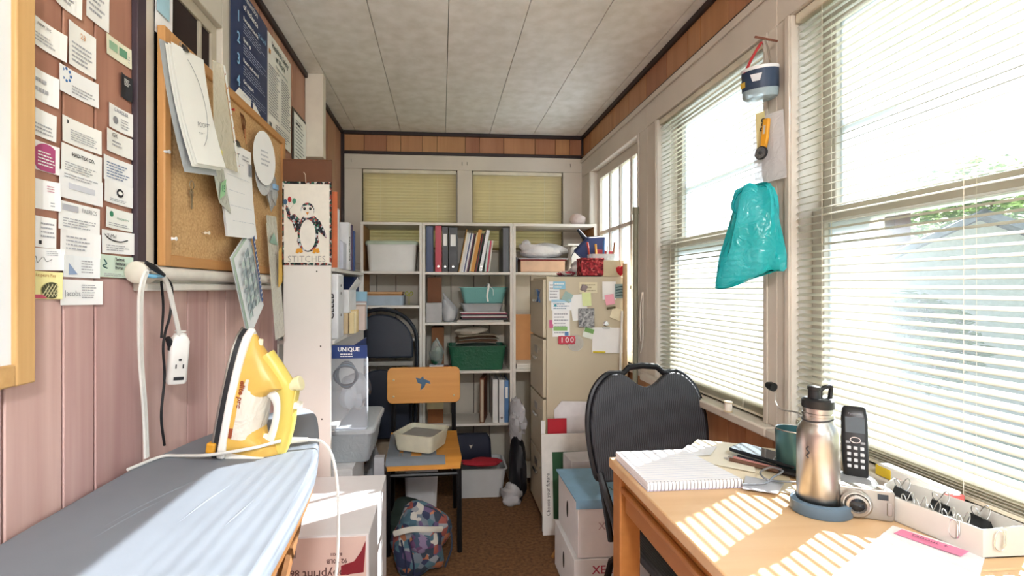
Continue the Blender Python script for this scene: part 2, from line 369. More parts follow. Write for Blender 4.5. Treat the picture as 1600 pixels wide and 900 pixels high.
# ================================================================== BLINDS
slat_m = M('c6c2b0', .42, var=.03, trans=.08); slat_y = M('f2e8c6', .45, var=.03, trans=.55)
cordm = M('e8e4d4', .7)
def slat_mesh(w, wd=.025, crown=.0022, n=4, t=.0004, mat=None):
    mb = MB(); r = []
    for k in range(n + 1):
        u = k / n - .5; r.append((u * wd, crown * (1 - 4 * u * u)))
    vs = [(sx * w / 2, y, z) for sx in (-1, 1) for y, z in r] + [(sx * w / 2, y, z - t) for sx in (-1, 1) for y, z in r]
    N = n + 1; fs = []
    for k in range(n): fs += [(k, N + k, N + k + 1, k + 1), (2 * N + k, 2 * N + k + 1, 3 * N + k + 1, 3 * N + k)]
    mb.add(vs, fs); me = mb.mesh('slat', True, 80); me.materials.append(mat or slat_m); return me
def blind(label, loc, rot, w, zt, zb, pitch, tilt, cords, wand=None, group=None, sag=0.0, stack=4, mat=None):
    t = thing('venetian_blind', label, 'blind', loc, rot, group)
    obj('headrail', MB().bb(-w / 2, w / 2, -.014, .014, zt - .026, zt), M('ddd6c0', .4), t, bevel=.003)
    me = slat_mesh(w, mat=mat); z = zt - .036; rn = random.Random(int(w * 1000)); zend = zb + .012 + stack * .006
    while z > zend:
        o = obj('slat', me, None, t, (0, 0, z), (tilt + rn.uniform(-.025, .025), rn.uniform(-.002, .002) + sag, 0)); z -= pitch
    for k in range(stack): obj('slat', me, None, t, (0, 0, zb + .012 + k * .006), (tilt * .3 + rn.uniform(-.03, .03), 0, 0))
    obj('bottom_rail', MB().bb(-w / 2, w / 2, -.012, .012, zb, zb + .009), M('ddd6c0', .4), t, bevel=.002)
    for c in cords:
        for dy in (-.0135, .0135): obj('ladder_cord', MB().tube([(c, dy, zt - .02), (c, dy, zb + .005)], .0007, 4), cordm, t)
    if wand is not None:
        obj('tilt_wand', MB().tube([(wand, -.022, zt - .02), (wand + .004, -.026, zt - .55)], .0028, 6), clear('f4f4ea', .45), t)
    return t
for (a, b), lab, cds, wd in (((.42, 1.345), 'cream venetian blind over the wide window beside the desk', (-.36, 0, .36), None),
                         ((1.465, 2.235), 'cream venetian blind over the window behind the black padded chair', (-.27, .26), None)):
    w = b - a - .008
    blind(lab, (XR + .012, (a + b) / 2, 0), (0, 0, -PI / 2), w, 2.072 if 0 else 2.028, .842, .0195, math.radians(18), cds, wd)
for (a, b), lab, sg in (((-.545, .108), 'closed yellowed blind in back window above the white storage tub', 0), ((.212, .858), 'closed yellowed blind in back window above the paper-wrapped roll', .004)):
    blind(lab, ((a + b) / 2, YB + .012, 0), (0, 0, 0), b - a - .012, BZ1 - .002, BZ0 + .005, .0205, math.radians(-62), (-.2, .19), None, sag=0, stack=3, mat=slat_y)
# ================================================================== OUTSIDE
lawn = M('6f8a52', .95, var=.2, scale=2, h2='8f9a6a')
g = struct('ground', box(1.4, 60, -25, 60, -1.5, -1.4), lawn)
g2 = struct('driveway', box(3.5, 6.5, -25, 50, -1.4, -1.39), M('a9a7a2', .9))
hs = thing('neighbour_house', 'grey shingled bungalow seen through the window beside the desk', 'house', (12.4, 11.6, -1.4), (0, 0, math.radians(-38)))
obj('wall', MB().prism([(-3.2, 0), (3.2, 0), (3.2, 2.1), (0, 3.9), (-3.2, 2.1)], -4, 4).xf(Matrix.Rotation(PI / 2, 4, 'X')), M('d9d5cc', .8), hs)
sh = M('8b8d94', .9, var=.15, scale=6)
for sgn in (-1, 1):
    obj('roof', MB().prism([(sgn * -.02, 3.95), (sgn * 3.6, 1.92), (sgn * 3.6, 2.04), (sgn * -.02, 4.08)], -4.35, 4.35).xf(Matrix.Rotation(PI / 2, 4, 'X')), sh, hs)
obj('chimney', MB().bb(-.9, -.4, .5, 1.0, 3.2, 4.7), M('8a5a48', .9), hs)
for yy in (-2.2, 1.6):
    wo = obj('window', MB().bb(-3.26, -3.19, yy - .6, yy + .6, .8, 1.8), M('eeeeea', .5), hs); obj('pane', MB().bb(-3.28, -3.24, yy - .5, yy + .5, .88, 1.72), M('3a4650', .1), wo)
def tree(label, loc, h, r, seed, hexc, name='leafy_tree'):
    rn = random.Random(seed); t = thing(name, label, 'tree', loc, group=None)
    br = MB().tube([(0, 0, 0), (.05, .03, h * .35), (-.04, .05, h * .7)], [.16, .12, .05], 8)
    for k in range(7):
        a = rn.uniform(0, 6.28); z = h * rn.uniform(.32, .6); e = r * rn.uniform(.5, .9)
        br.tube([(0, 0, z), (math.cos(a) * e * .5, math.sin(a) * e * .5, z + h * .12), (math.cos(a) * e, math.sin(a) * e, z + h * .2)], [.06, .04, .015], 6)
    obj('trunk', br, M('5d4c3f', .9), t)
    lf = MB(); s = .16
    for k in range(2600):
        d = Vector((rn.gauss(0, 1), rn.gauss(0, 1), rn.gauss(0, .8))).normalized() * (rn.random() ** .4) * r
        c = Vector((d.x, d.y, h * .68 + d.z * .75)); c += Vector((math.sin(c.z * 3 + k), math.cos(c.x * 3), 0)) * .1
        q = Matrix.Rotation(rn.uniform(0, 6.28), 3, 'Z') @ Matrix.Rotation(rn.uniform(0, 3.14), 3, 'X'); e = s * rn.uniform(.6, 1.3)
        lf.add([c + q @ Vector(p) for p in ((-e, 0, 0), (0, -e * .45, .02), (e, 0, 0), (0, e * .45, .02))], [(0, 1, 2, 3)])
    o = obj('foliage', lf, M(hexc, .6, var=.2, trans=.35), t); o['kind'] = 'stuff'
tree('tall green tree behind the grey shingled bungalow', (19.5, 16.5, -1.4), 8.0, 2.6, 1, '7f9a5c')
tree('spreading tree standing to the side of the bungalow, nearest the lane', (17.5, 5.0, -1.4), 5.6, 2.2, 2, '8a9c66')
tree('round yellow-green tree seen through the window behind the black chair', (8.2, 15.0, -1.4), 4.9, 1.9, 3, '9aac62')
tree('dark green tree seen past the teal bag', (3.6, 17.5, -1.4), 5.2, 1.8, 4, '76904e')
tree('low hedge tree beside the driveway', (7.6, 8.2, -1.4), 2.5, 1.3, 5, '7f9858')
# ================================================================== LEFT WALL: window, trims, boards
lw = struct('window_1', MB().bb(XL - .02, XL + .012, 1.2, 1.235, 1.3, ZC - .03).bb(XL - .02, XL + .012, 1.6, 1.665, 1.3, ZC - .03).bb(XL - .02, XL + .012, 1.235, 1.6, 2.05, 2.16), CREAM, bevel=.003)
obj('inner_frame', MB().bb(XL - .035, XL - .005, 1.565, 1.6, 1.32, 2.05).bb(XL - .035, XL - .005, 1.235, 1.565, 2.015, 2.05).bb(XL - .035, XL - .005, 1.49, 1.505, 1.32, 2.015), M('b9ae9c', .5), lw, bevel=.002)
obj('pane', box(XL - .026, XL - .022, 1.235, 1.565, 1.32, 2.015), M('2d2625', .08, spec=.6), lw)
struct('trim_8', box(XL, XL + .014, 1.166, 1.199, 1.28, ZC - .027), M('40343c', .5), bevel=.002)
# cream rail below the pin board
rl = struct('trim_9', MB().bb(XL, XL + .03, 1.17, 2.068, 1.243, 1.262).bb(XL, XL + .018, 1.17, 2.068, 1.262, 1.305), M('e6e1d8', .45), bevel=.004)
obj('round_bead', MB().tube([(XL + .03, 1.15, 1.284), (XL + .03, 2.066, 1.284)], .016, 14), M('e9e4da', .4), rl, smooth=True)
obj('rail_knob', MB().tube([(XL + .028, 1.128, 1.284), (XL + .028, 1.135, 1.284), (XL + .028, 1.175, 1.284), (XL + .028, 1.18, 1.284)], [.012, .024, .024, .014], 16), M('e0d8c8', .4), rl, smooth=True)
solo('wall_post', box(-.045, .045, -.03, .03, -.42, 0), M('ddd2c2', .5, var=.04), 'short cream boxed post hanging from ceiling against wood wall', 'post', (XL + .046, 2.6, ZC - .001), bevel=.003)
# whiteboard with wooden frame
wo = M('d6ad74', .45, scale=10, kind='wood', h2='b98a50', axis='z'); wo2 = M('d6ad74', .45, scale=10, kind='wood', h2='b98a50', axis='x')
wbd = thing('whiteboard', 'whiteboard in pale pine frame beside the business cards', 'whiteboard', (XL, .49, 1.095), (0, 0, 0))
h_, w_ = 1.1, .78
obj('writing_surface', box(.004, .012, -w_ / 2 + .03, w_ / 2 - .03, .03, h_ - .03), M('eef1f4', .18, var=.01), wbd)
for a, b in ((-w_ / 2, -w_ / 2 + .038), (w_ / 2 - .038, w_ / 2)): obj('frame_rail', box(0, .02, a, b, 0, h_), wo, wbd, bevel=.003)
for a, b in ((0, .035), (h_ - .035, h_)): obj('frame_rail', box(0, .0195, -w_ / 2 + .038, w_ / 2 - .038, a, b), wo2, wbd, bevel=.003)
# ---------------- business cards: pixel box (x of left and right edge, top and bottom at the left edge)
NAVY, RED_, GRN, PINK = M('2b3f6b', .7), M('b23a3a', .7), M('3f8a68', .7), M('b5507f', .7)
cards = [
 ((84, 124, -46, 2), 'f0efec', 'plain white business card, uppermost on the wood wall', 'p'),
 ((134, 169, -34, 25), 'f1f0ee', 'white card at top of wall beside dark door trim', 'p'),
 ((41, 100, 16, 62), 'f3f2f0', 'white business card with dark heading above three stacked cards', 'inc'),
 ((106, 148, 30, 99), 'f2f1ee', 'upright white card with orange number mark', 'orange'),
 ((165, 204, 50, 82), 'e9e6cf', 'cream card with two green squares', 'squares'),
 ((187, 204, 112, 150), '26262b', 'black card with pale lines beside dark trim', 'black'),
 ((41, 88, 98, 148), 'f3f3f3', 'white business card with faint grey heading only', 'head'),
 ((91, 152, 97, 139), 'f3f3f4', 'white card with ring of blue dots', 'ring'),
 ((40, 86, 161, 205), 'f1f1f1', 'white card marked with a large dark cross letter', 'x'),
 ((95, 156, 178, 219), 'f3f2ef', 'white card with dark dot and centred text', 'dot'),
 ((168, 205, 159, 197), 'f4f4f2', 'white card with seal under a printed surname', 'nadler'),
 ((165, 205, 199, 234), 'efeeea', 'white card with short dark initials', 'gk'),
 ((41, 90, 213, 260), 'f3f1f2', 'white card with big magenta oval', 'pink'),
 ((94, 157, 222, 266), 'f3f3f1', 'white card with bold textile company heading', 'had'),
 ((91, 159, 264, 307), 'f1f1f3', 'white card with grey shaded box of text', 'greybox'),
 ((41, 90, 274, 322), 'f5f5f6', 'white card with small pink writing', 'pinktext'),
 ((160, 205, 240, 279), 'f3f3f4', 'white card with slanted lines of blue text', 'bluelines'),
 ((161, 205, 279, 314), 'f4f4f4', 'white card with dark eye-shaped emblem', 'eye'),
 ((90, 154, 312, 357), 'f4f4f4', 'white card with grey gradient bar and fabric heading', 'fabrics'),
 ((91, 154, 357, 398), 'f5f5f5', 'white card with plain grey text, between fabric card and sail card', 'lines'),
 ((95, 152, 398, 433), 'f0f3f5', 'pale card with blue triangular sail shape', 'sail'),
 ((41, 86, 334, 384), 'f5f5f6', 'white card with right-aligned address lines', 'rlines'),
 ((41, 97, 385, 421), 'f4f4f5', 'white card with handwritten signature', 'sign'),
 ((41, 93, 423, 468), 'efe6a4', 'yellow pie shop card with lattice crust picture', 'pie'),
 ((91, 157, 437, 478), 'f6f6f6', 'white card with large surname lettering, lowest on wall', 'jacobs'),
 ((164, 205, 323, 355), 'f1f3ef', 'white card with small green globe', 'globe'),
 ((156, 207, 357, 394), 'f6f6f6', 'white card with black swoosh logo', 'swoosh'),
 ((153, 205, 397, 433), 'd3e6d6', 'pale green card with bold dark program name', 'tap'),
]
for i, ((x0, x1, y0, y1), hx, lab, kind) in enumerate(cards):
    X_ = XL + .001 + .0006 * (i % 3)
    a, b, c = onX(x0, y0, X_), onX(x0, y1, X_), onX(x1, y0, X_)
    w, h = c.y - a.y, a.z - b.z; rn = random.Random(i)
    cu = rn.uniform(.001, .005); t = thing('business_card', lab, 'card', (X_, (a.y + c.y) / 2, (a.z + b.z) / 2), (PI / 2, 0, PI / 2), 'business cards on the wood wall')
    t.rotation_euler = (PI / 2, rn.uniform(-.03, .03), PI / 2)
    obj('card_sheet', MB().sheet(w, h, 6, 1, lambda u, v: cu * (2 * u - 1) ** 2 * 1.0), M(hx, .6, var=.015), t)
    z = .0016 + cu * .25
    T = lambda s, x, y, sz, m=INK, al='CENTER', **k: txt(t, s, x * w, y * h, sz * h, m, z + .0006, al, **k)
    Ln = lambda x0, x1, y0, y1, n, m=LNK: lines(t, x0 * w, x1 * w, y0 * h, y1 * h, n, m, z, seed=i)
    if kind in ('p', 'head', 'lines'): Ln(-.4, .3, .3, -.3, {'p': 4, 'head': 2, 'lines': 4}[kind])
    elif kind == 'inc': T('new inc', -.1, .3, .2); Ln(-.4, .3, 0, -.35, 3)
    elif kind == 'orange': T('23', 0, .3, .18, M('d58a3c', .7)); Ln(-.4, .4, .1, -.4, 5)
    elif kind == 'squares':
        for k in (0, 1): patch(t, rect((-.4 + k * .4) * w, (-.08 + k * .4) * w, -.15 * h, .25 * h), M('6aa083' if k else '9cbf9f', .7), z)
        Ln(.36, .48, .1, -.3, 3)
    elif kind == 'black': Ln(-.2, .4, .35, .05, 5, WHITE)
    elif kind == 'ring':
        for k in range(8): patch(t, circ(-.33 * w + .011 * math.cos(k * .785), .2 * h + .011 * math.sin(k * .785), .0028, 8), M('4b78b5', .7), z, 'dot')
        Ln(-.2, .4, -.05, -.4, 3)
    elif kind == 'x': T('X', -.4, .3, .3); Ln(-.3, .4, 0, -.4, 3)
    elif kind == 'dot': patch(t, circ(-.38 * w, .32 * h, .004, 10), INK, z); Ln(-.3, .4, .1, -.35, 5)
    elif kind == 'nadler': T('G.NADLER', 0, .32, .2, NAVY); patch(t, circ(-.22 * w, -.1 * h, .008, 16), GREY, z); Ln(0, .4, .1, -.35, 4)
    elif kind == 'gk': T('GK', -.2, .3, .28); Ln(-.3, .1, .1, -.2, 2)
    elif kind == 'pink': patch(t, [(max(-.47 * w, min(.485 * w, x)), max(-.485 * h, min(.485 * h, y))) for x, y in circ(.1 * w, -.05 * h, .45 * w, 28, .52 * h)], PINK, z, 'oval'); lines(t, -.2 * w, .4 * w, .2 * h, -.35 * h, 5, WHITE, z + .0006, seed=2)
    elif kind == 'had': T('HAD-TEX CO.', .02, .2, .19, INK, bold=.0002); Ln(-.45, .45, -.1, -.45, 4)
    elif kind == 'greybox': patch(t, rect(-.3 * w, .3 * w, -.12 * h, .1 * h), M('d4d6e0', .8), z); Ln(-.4, .4, .45, .25, 2)
    elif kind == 'pinktext': Ln(.1, .45, .35, .1, 3, M('c98aa0', .8)); Ln(.2, .45, -.2, -.4, 2)
    elif kind == 'bluelines': Ln(-.4, .42, .3, -.4, 6, M('7f8fb0', .8))
    elif kind == 'eye':
        patch(t, circ(.05 * w, .05 * h, .011, 18, .009), INK, z, 'emblem'); patch(t, circ(.05 * w, .05 * h, .007, 14, .004), WHITE, z + .0005, 'emblem'); Ln(-.3, .4, -.25, -.4, 2)
    elif kind == 'fabrics': patch(t, rect(-.42 * w, -.05 * w, .18 * h, .4 * h), M('b9bac4', .8), z, 'bar'); T('FABRICS', .22, .28, .22, GREY); Ln(-.4, .45, -.05, -.42, 4)
    elif kind == 'sail': patch(t, [(-.38 * w, -.4 * h), (-.38 * w, .25 * h), (-.1 * w, -.35 * h)], M('8fa3c4', .7), z, 'sail'); Ln(0, .45, .35, -.3, 5)
    elif kind == 'rlines': Ln(-.05, .45, .35, -.2, 4); patch(t, rect(-.1 * w, -.02 * w, -.4 * h, -.28 * h), INK, z)
    elif kind == 'sign': obj('signature', MB().tube(bez([(-.42 * w, -.1 * h, z), (-.3 * w, .12 * h, z), (-.25 * w, -.15 * h, z), (-.1 * w, .1 * h, z), (0, -.1 * h, z), (.15 * w, 0, z)]), .0004, 4), INK, t); Ln(0, .45, .4, .15, 3)
    elif kind == 'pie':
        T('akespeare Pies', -.02, .36, .17, M('b0713a', .7)); patch(t, rect(-.49 * w, .05 * w, -.48 * h, -.34 * h), M('c8566c', .7), z, 'band')
        patch(t, circ(.2 * w, -.18 * h, .3 * w, 24, .3 * h), M('4a4a30', .8), z + .0005, 'crust')
        for k in range(-2, 3):
            for sg in (1, -1):
                q = k * .1 * w; l = math.sqrt(max(0, .08 - (k * .1) ** 2)) * .9
                patch(t, [(.2 * w + q - sg * l * w * .5, -.18 * h - l * h), (.2 * w + q + sg * l * w * .5, -.18 * h + l * h), (.2 * w + q + sg * l * w * .5 + .001, -.18 * h + l * h - .002), (.2 * w + q - sg * l * w * .5 + .002, -.18 * h - l * h)], M('dcd6a8', .8), z + .0009, 'lattice')
    elif kind == 'jacobs': T('Jacobs', -.22, -.05, .34, GREY); Ln(0, .42, .35, -.25, 6)
    elif kind == 'globe': patch(t, circ(-.3 * w, .2 * h, .006, 14), GRN, z, 'globe'); T('Data Jawzdura', .12, .05, .16, GRN); Ln(-.4, .4, -.2, -.4, 2)
    elif kind == 'swoosh':
        T('TyMel', -.2, .25, .24); obj('swoosh', MB().tube(bez([(-.45 * w, .36 * h, z), (-.25 * w, .12 * h, z), (.05 * w, .04 * h, z), (.3 * w, .14 * h, z)]), .0012, 5), INK, t); Ln(-.4, .42, -.1, -.4, 3)
    elif kind == 'tap':
        for k, s in enumerate(('Tavistock', 'Assistance', 'Program')): T(s, -.05, .33 - .19 * k, .2, INK, 'LEFT', bold=.0003, sx=.85)
        obj('logo', MB().tube(bez([(-.38 * w, .3 * h, z), (-.3 * w, .1 * h, z), (-.42 * w, 0, z), (-.28 * w, -.1 * h, z)]), .0014, 5), M('2a5a5a', .7), t); Ln(-.4, .3, -.3, -.45, 2)
# ---------------- pin board
ckf = M('c9965f', .5, scale=12, kind='wood', axis='y', h2='ad7842'); ckv = M('c9965f', .5, scale=12, kind='wood', axis='z', h2='ad7842')
cork = M('d2ac7c', .9, var=.22, scale=160, bump=.5, h2='b28a58')
CB0, CB1, CZ0, CZ1 = 1.225, 2.13, 1.302, 1.866; CBX = XL + .022
cb = thing('cork_board', 'wood framed cork pin board leaning across the inner window', 'pin board', (CBX, (CB0 + CB1) / 2, CZ0))
hw = (CB1 - CB0) / 2; hh = CZ1 - CZ0
obj('cork_panel', box(0, .008, -hw + .02, hw - .02, .02, hh - .02), cork, cb)
obj('backing', box(-.004, 0, -hw + .01, hw - .01, .01, hh - .01), M('8a6a48', .9), cb)
for a, b in ((-hw, -hw + .03), (hw - .03, hw)): obj('frame_rail', box(0, .018, a, b, 0, hh), ckv, cb, bevel=.003)
for a, b in ((0, .028), (hh - .028, hh)): obj('frame_rail', box(0, .0175, -hw + .03, hw - .03, a, b), ckf, cb, bevel=.003)
CF = CBX + .0095
def LP(x, y, X=CF): return onX(x, y, X)
def wallthing(name, lab, cat, p, roll=0.0, tiltv=0.0, yaw=0.0, group=None):
    return thing(name, lab, cat, p, (PI / 2 + tiltv, roll, PI / 2 + yaw), group)
def pin(x, y, hexc, lab, X=CF):
    p = LP(x, y, X); mb = MB().lathe([(.0006, -.004), (.0006, .004), (.004, .005), (.0045, .007), (.003, .009), (.003, .014), (.005, .016), (.0045, .018)], 10)
    solo('push_pin', mb, M(hexc, .3), lab, 'push pin', p, (0, PI / 2, 0), 'push pins in the cork board', smooth=True)
pin(253, 237, 'c8c8c8', 'clear push pin in bare cork above the key'); pin(264, 373, 'f2f2f2', 'white push pin low in the bare cork')
pin(307, 270, 'e8e0d0', 'small pale push pin to the side of the hanging key'); pin(317, 364, 'd8d0c0', 'small pale push pin below the hanging key')
pin(357, 171, 'c03a28', 'red push pin in the cork beside rusty hooks')
def bclip(parent, w, h=.012, loc=(0, 0, 0), rot=(0, 0, 0), lever=1):
    """binder clip: black wedge body with two wire levers"""
    o = obj('binder_clip', MB().prism([(-h * .55, 0), (h * .55, 0), (.0012, h * 1.3), (-.0012, h * 1.3)], -w / 2, w / 2).xf(Matrix.Rotation(PI / 2, 4, 'Y') @ Matrix.Rotation(PI / 2, 4, 'Z')), M('1a1a1c', .3), parent, loc, rot)
    for s in ((1, -1) if lever == 2 else (1,)):
        obj('wire_lever', MB().tube(bez([(-w * .28, s * h * .5, 0), (-w * .22, s * h * .9, h * .9), (-w * .16, s * h * .9, h * 1.7), (0, s * h * .8, h * 2.05), (w * .16, s * h * .9, h * 1.7), (w * .22, s * h * .9, h * .9), (w * .28, s * h * .5, 0)], 4), .0008, 5), CHROME, o)
    return o
# clear sleeve of paper templates
a = LP(228, 52); c = LP(300, 105)
t = wallthing('template_sleeve', 'sheaf of white sewing templates in a clear sleeve clipped at top of cork board', 'papers', (CF + .012, 1.318, 1.695), -.16, -.03)
fnb = lambda u, v: .03 * (1 - v) ** 2 + .006 * u
obj('sleeve', MB().sheet(.165, .30, 6, 8, lambda u, v: fnb(u, v) * .8, cx=-.012, cy=-.005), clear('dfe4ea', .35, .12), t)
for k in range(3): obj('paper_sheet', MB().sheet(.15, .28, 6, 8, lambda u, v: fnb(u, v) + .003 + .003 * k, cx=.008 * k, cy=.004 * k), WHITE, t)
arc = [(.02 + .12 * math.cos(math.radians(q)) - .08, .1 + .12 * math.sin(math.radians(q)) - .08) for q in range(-60, 61, 8)]
txt(t, 'POCKET', .03, -.03, .018, GREY, .026, rot=.05); txt(t, 'TEMPLATE', .03, -.055, .016, GREY, .028, rot=.05)
obj('pencil_line', MB().tube([(x, y, .012 + .03 * (.5 - y / .31) ** 2 + .004) for x, y in arc], .0006, 4), GREY, t)
bclip(t, .02, .011, (-.0, .143, .012), (-PI / 2, 0, 0), 1)
# paper strip sleeve with red dotted edge
t = wallthing('pattern_sleeve', 'narrow clear pattern sleeve with red dotted edge on cork board', 'sleeve', (CF + .018, 1.475, 1.735), -.03)
obj('sleeve', MB().sheet(.085, .27, 3, 8, lambda u, v: .012 + .012 * u, outline=lambda u, v: (-.05 + .1 * u * (1.3 - v) + .0 * v, -.14 + .28 * v)), clear('f4efe2', .32, .2), t)
obj('ruled_edge', MB().sheet(.012, .28, 1, 8, lambda u, v: .027, outline=lambda u, v: (.08 - .10 * v + .012 * u, -.14 + .28 * v)), WHITE, t)
for k in range(8): patch(t, circ(.081 - .0128 * k, -.12 + .034 * k, .0022, 8), RED_, .0285, 'red_dot')
# hanging template with green tag
t = wallthing('hanging_template', 'clear hanging template with yellow tape and green letter tag', 'template', (CF + .03, 1.425, 1.585), -.08)
obj('sheet', MB().sheet(.07, .2, 3, 6, lambda u, v: .012 * (1 - v), outline=lambda u, v: (-.045 + .075 * u + .045 * (1 - v), -.1 + .2 * v - .025 * u * (1 - v))), clear('e9ece4', .55, .2), t)
patch(t, [(.0, -.09), (.034, -.075), (.045, -.03), (.012, -.045)], M('9fd0a0', .8), .0145, 'green_tag'); txt(t, '15', .022, -.06, .026, GRN, .0156)
patch(t, [(.012, .05), (.03, .045), (.028, .02), (.012, .022)], M('e4d878', .8), .013, 'yellow_tape')
# hanging key on ring
def keyring(name, lab, p, rusty):
    t = wallthing(name, lab, 'keys', p); m = M('7d5a3c', .5, .7) if rusty else M('b9a98e', .35, .9)
    obj('ring', MB().tube([(.011 * math.cos(q * .42), .011 * math.sin(q * .42) - .012, .006) for q in range(15)], .0011, 6, True), m, t)
    obj('key', MB().prism([(-.008, -.028), (0, -.022), (.008, -.028), (.008, -.04), (.003, -.046), (.003, -.072), (-.001, -.075), (-.003, -.07), (-.003, -.046), (-.008, -.04)], .004, .0062), m, t)
    obj('key_bow_cap', MB().lathe([(.005, .0), (.006, .002), (.005, .004)], 10, 0, -.03, .004), m, t)
keyring('door_key', 'brass door key on split ring hanging in bare cork', LP(296, 282), False)
t = wallthing('rusty_hooks', 'bunch of rusty hooks hanging on cork board', 'hooks', LP(376, 178))
rm = M('6b4227', .6, .6)
for k in range(3): obj('hook', MB().tube(bez([(-.012 + .01 * k, .0, .004), (-.018 + .014 * k, -.02, .01), (-.006 + .01 * k, -.04, .008), (.006 + .007 * k, -.05 - .012 * k, .006)]), .0018, 6), rm, t)
obj('hook_shank', MB().tube([(.012, -.045, .008), (.026, -.092, .008)], [.003, .002], 8), M('b07a50', .4, .5), t)
# calendar
a = LP(343, 226, CF + .02); 
t = wallthing('calendar_pages', 'white September calendar page held by black binder clip', 'calendar', (CF + .016, 1.60, 1.548), -.06)
for k in range(3): obj('paper_sheet', MB().sheet(.25, .285, 5, 7, lambda u, v: .004 * k + .014 * (1 - v) ** 2 + .008 * (1 - u) ** 2, cx=-.003 * k), M('f6f6f7', .7, var=.01), t)
txt(t, 'September', -.06, .112, .03, INK, .0155); lines(t, .03, .1, .12, .1, 2, LNK, .015); patch(t, rect(.085, .108, .06, .1), GREY, .0145, 'stamp')
for k in range(5): lines(t, -.09, .09, .09 - .045 * k, .08 - .045 * k, 1, M('cfd4de', .8), .0155 + .0009 * k * k, th=.15, seed=k)
bclip(t, .03, .014, (.0, .138, .010), (-PI / 2, 0, 0), 1)
# round white card
t = wallthing('round_template', 'round white card template hanging on cork board', 'template', (CF + .03, 1.822, 1.708), -.05, 0, -.12)
obj('disc', MB().prism(circ(0, 0, .082, 32, .094), 0, .0012), M('eff0f0', .6, var=.02), t); lines(t, -.03, .045, .03, -.03, 4, M('c3c6cc', .8), .0022)
obj('back_disc', MB().prism(circ(.004, -.05, .06, 28, .08), -.008, -.007), clear('e6e8ea', .5), t)
# small plastic bag with blue clip
t = wallthing('clipped_bag', 'crumpled clear bag with blue clip hanging by the round card', 'bag', LP(424, 300, CF + .02))
obj('bag', MB().blob(.045, .06, .014, 12, 10, .3, 5), clear('dfe3e6', .4, .15), t, smooth=True); obj('blue_clip', MB().bb(-.02, .018, .008, .028, .008, .022), M('7fa3c4', .5), t, bevel=.003)
# quilting schedule card hanging off the bottom of the board
t = wallthing('grid_card', 'blue and green printed card with a grid of blocks hanging over the cream rail', 'card', (CF + .034, 1.66, 1.262), -.5, 0, .1)
for k in range(3): obj('paper_sheet', MB().sheet(.19, .27, 3, 5, lambda u, v: .012 * (1 - v) - .004 * k, cx=-.004 * k, cy=.004 * k), M(('f2f6f8', 'd8ead8', 'eef2f4')[k], .6, var=.02), t)
patch(t, rect(.072, .093, -.11, .13), M('41609a', .7), .0145, 'blue_band'); lines(t, .077, .095, .12, -.1, 14, WHITE, .0155, seed=4)
for r in range(3):
    for q in range(7):
        x0 = -.075 + r * .047; y0 = .11 - q * .03 + (r % 2) * .012
        patch(t, rect(x0, x0 + .034, y0 - .02, y0), M('a9b8bd' if (q + r) % 2 else 'cfe0dc', .7), .0135, 'printed_block'); patch(t, rect(x0 + .028, x0 + .036, y0 - .026, y0 + .004), M('7c8d93', .7), .014, 'printed_block')
# yellowed pattern envelope behind
t = wallthing('pattern_envelope', 'tall clear envelope with yellow printed pattern beside penguin panel', 'envelope', (XL + .046, 1.94, 1.29), -.08)
obj('sleeve', MB().sheet(.11, .46, 3, 6, lambda u, v: .006 + .02 * (1 - v)), clear('efece0', .5, .15), t)
obj('pattern_paper', MB().sheet(.1, .4, 2, 4, lambda u, v: .003 + .02 * (1 - v)), M('efe6d2', .7), t); patch(t, [(.0, -.04), (.05, -.02), (.05, .12), (.015, .1)], M('e0b450', .7), .025, 'yellow_print'); patch(t, [(-.05, .13), (.04, .12), (.0, .17)], M('8fb0a0', .7), .014, 'green_print')
# ---------------- posters above the pin board
PX_ = XL + .0015
t = wallthing('safety_poster', 'navy blue workplace poster with four numbered points', 'poster', (PX_ + .014, 1.812, 2.055))
w, h = .335, .385
obj('poster_sheet', MB().sheet(w, h, 6, 2, lambda u, v: .002 + .004 * math.sin(u * 3.1)), M('22345e', .45, var=.04), t)
LB = M('8fc4ea', .6); z = .0105
txt(t, 'Prevention', -.02, .172, .03, WHITE, z); txt(t, 'of violence', -.02, .137, .03, WHITE, z, bold=.0004); txt(t, 'at work', .09, .112, .026, LB, z)
for k in range(4):
    y = .085 - k * .07; txt(t, str(k + 1), -.125, y - .004, .05, LB, z, bold=.001)
    txt(t, ('Recognize the risk', 'Speak up', 'Report and record', 'Get support')[k], -.085, y + .012, .018, WHITE, z, 'LEFT', bold=.0004); lines(t, -.085, .14, y - .002, y - .038, 4, M('b9c4dc', .7), z, .22, k)
patch(t, [(-.16, -.19), (.12, -.19), (.03, -.15), (-.11, -.145)], WHITE, .0065, 'white_corner')
t = wallthing('rights_poster', 'white workplace health and safety poster in small print', 'poster', (PX_ + .004, 2.155, 2.055))
w, h = .315, .40
obj('poster_sheet', MB().sheet(w, h, 6, 2, lambda u, v: .002 + .003 * math.sin(u * 3.1)), M('eceae2', .6, var=.02), t); z = .0075
for k, s in enumerate(('Health & Safety', 'at Work')): txt(t, s, .0, .165 - .036 * k, .034, M('2f4a48', .7), z, bold=.0005)
txt(t, 'Prevention starts here', .02, .098, .017, M('55706c', .7), z)
lines(t, -.14, -.01, .08, -.12, 18, GREY, z, .35, 1); lines(t, .015, .14, .08, -.12, 18, GREY, z, .35, 2); lines(t, -.06, .14, -.135, -.185, 5, GREY, z, .35, 3)
patch(t, rect(-.14, -.12, .118, .135), M('d59a60', .7), z, 'mark'); patch(t, rect(-.135, -.108, -.185, -.15), M('6a6a6a', .7), z, 'code_block')
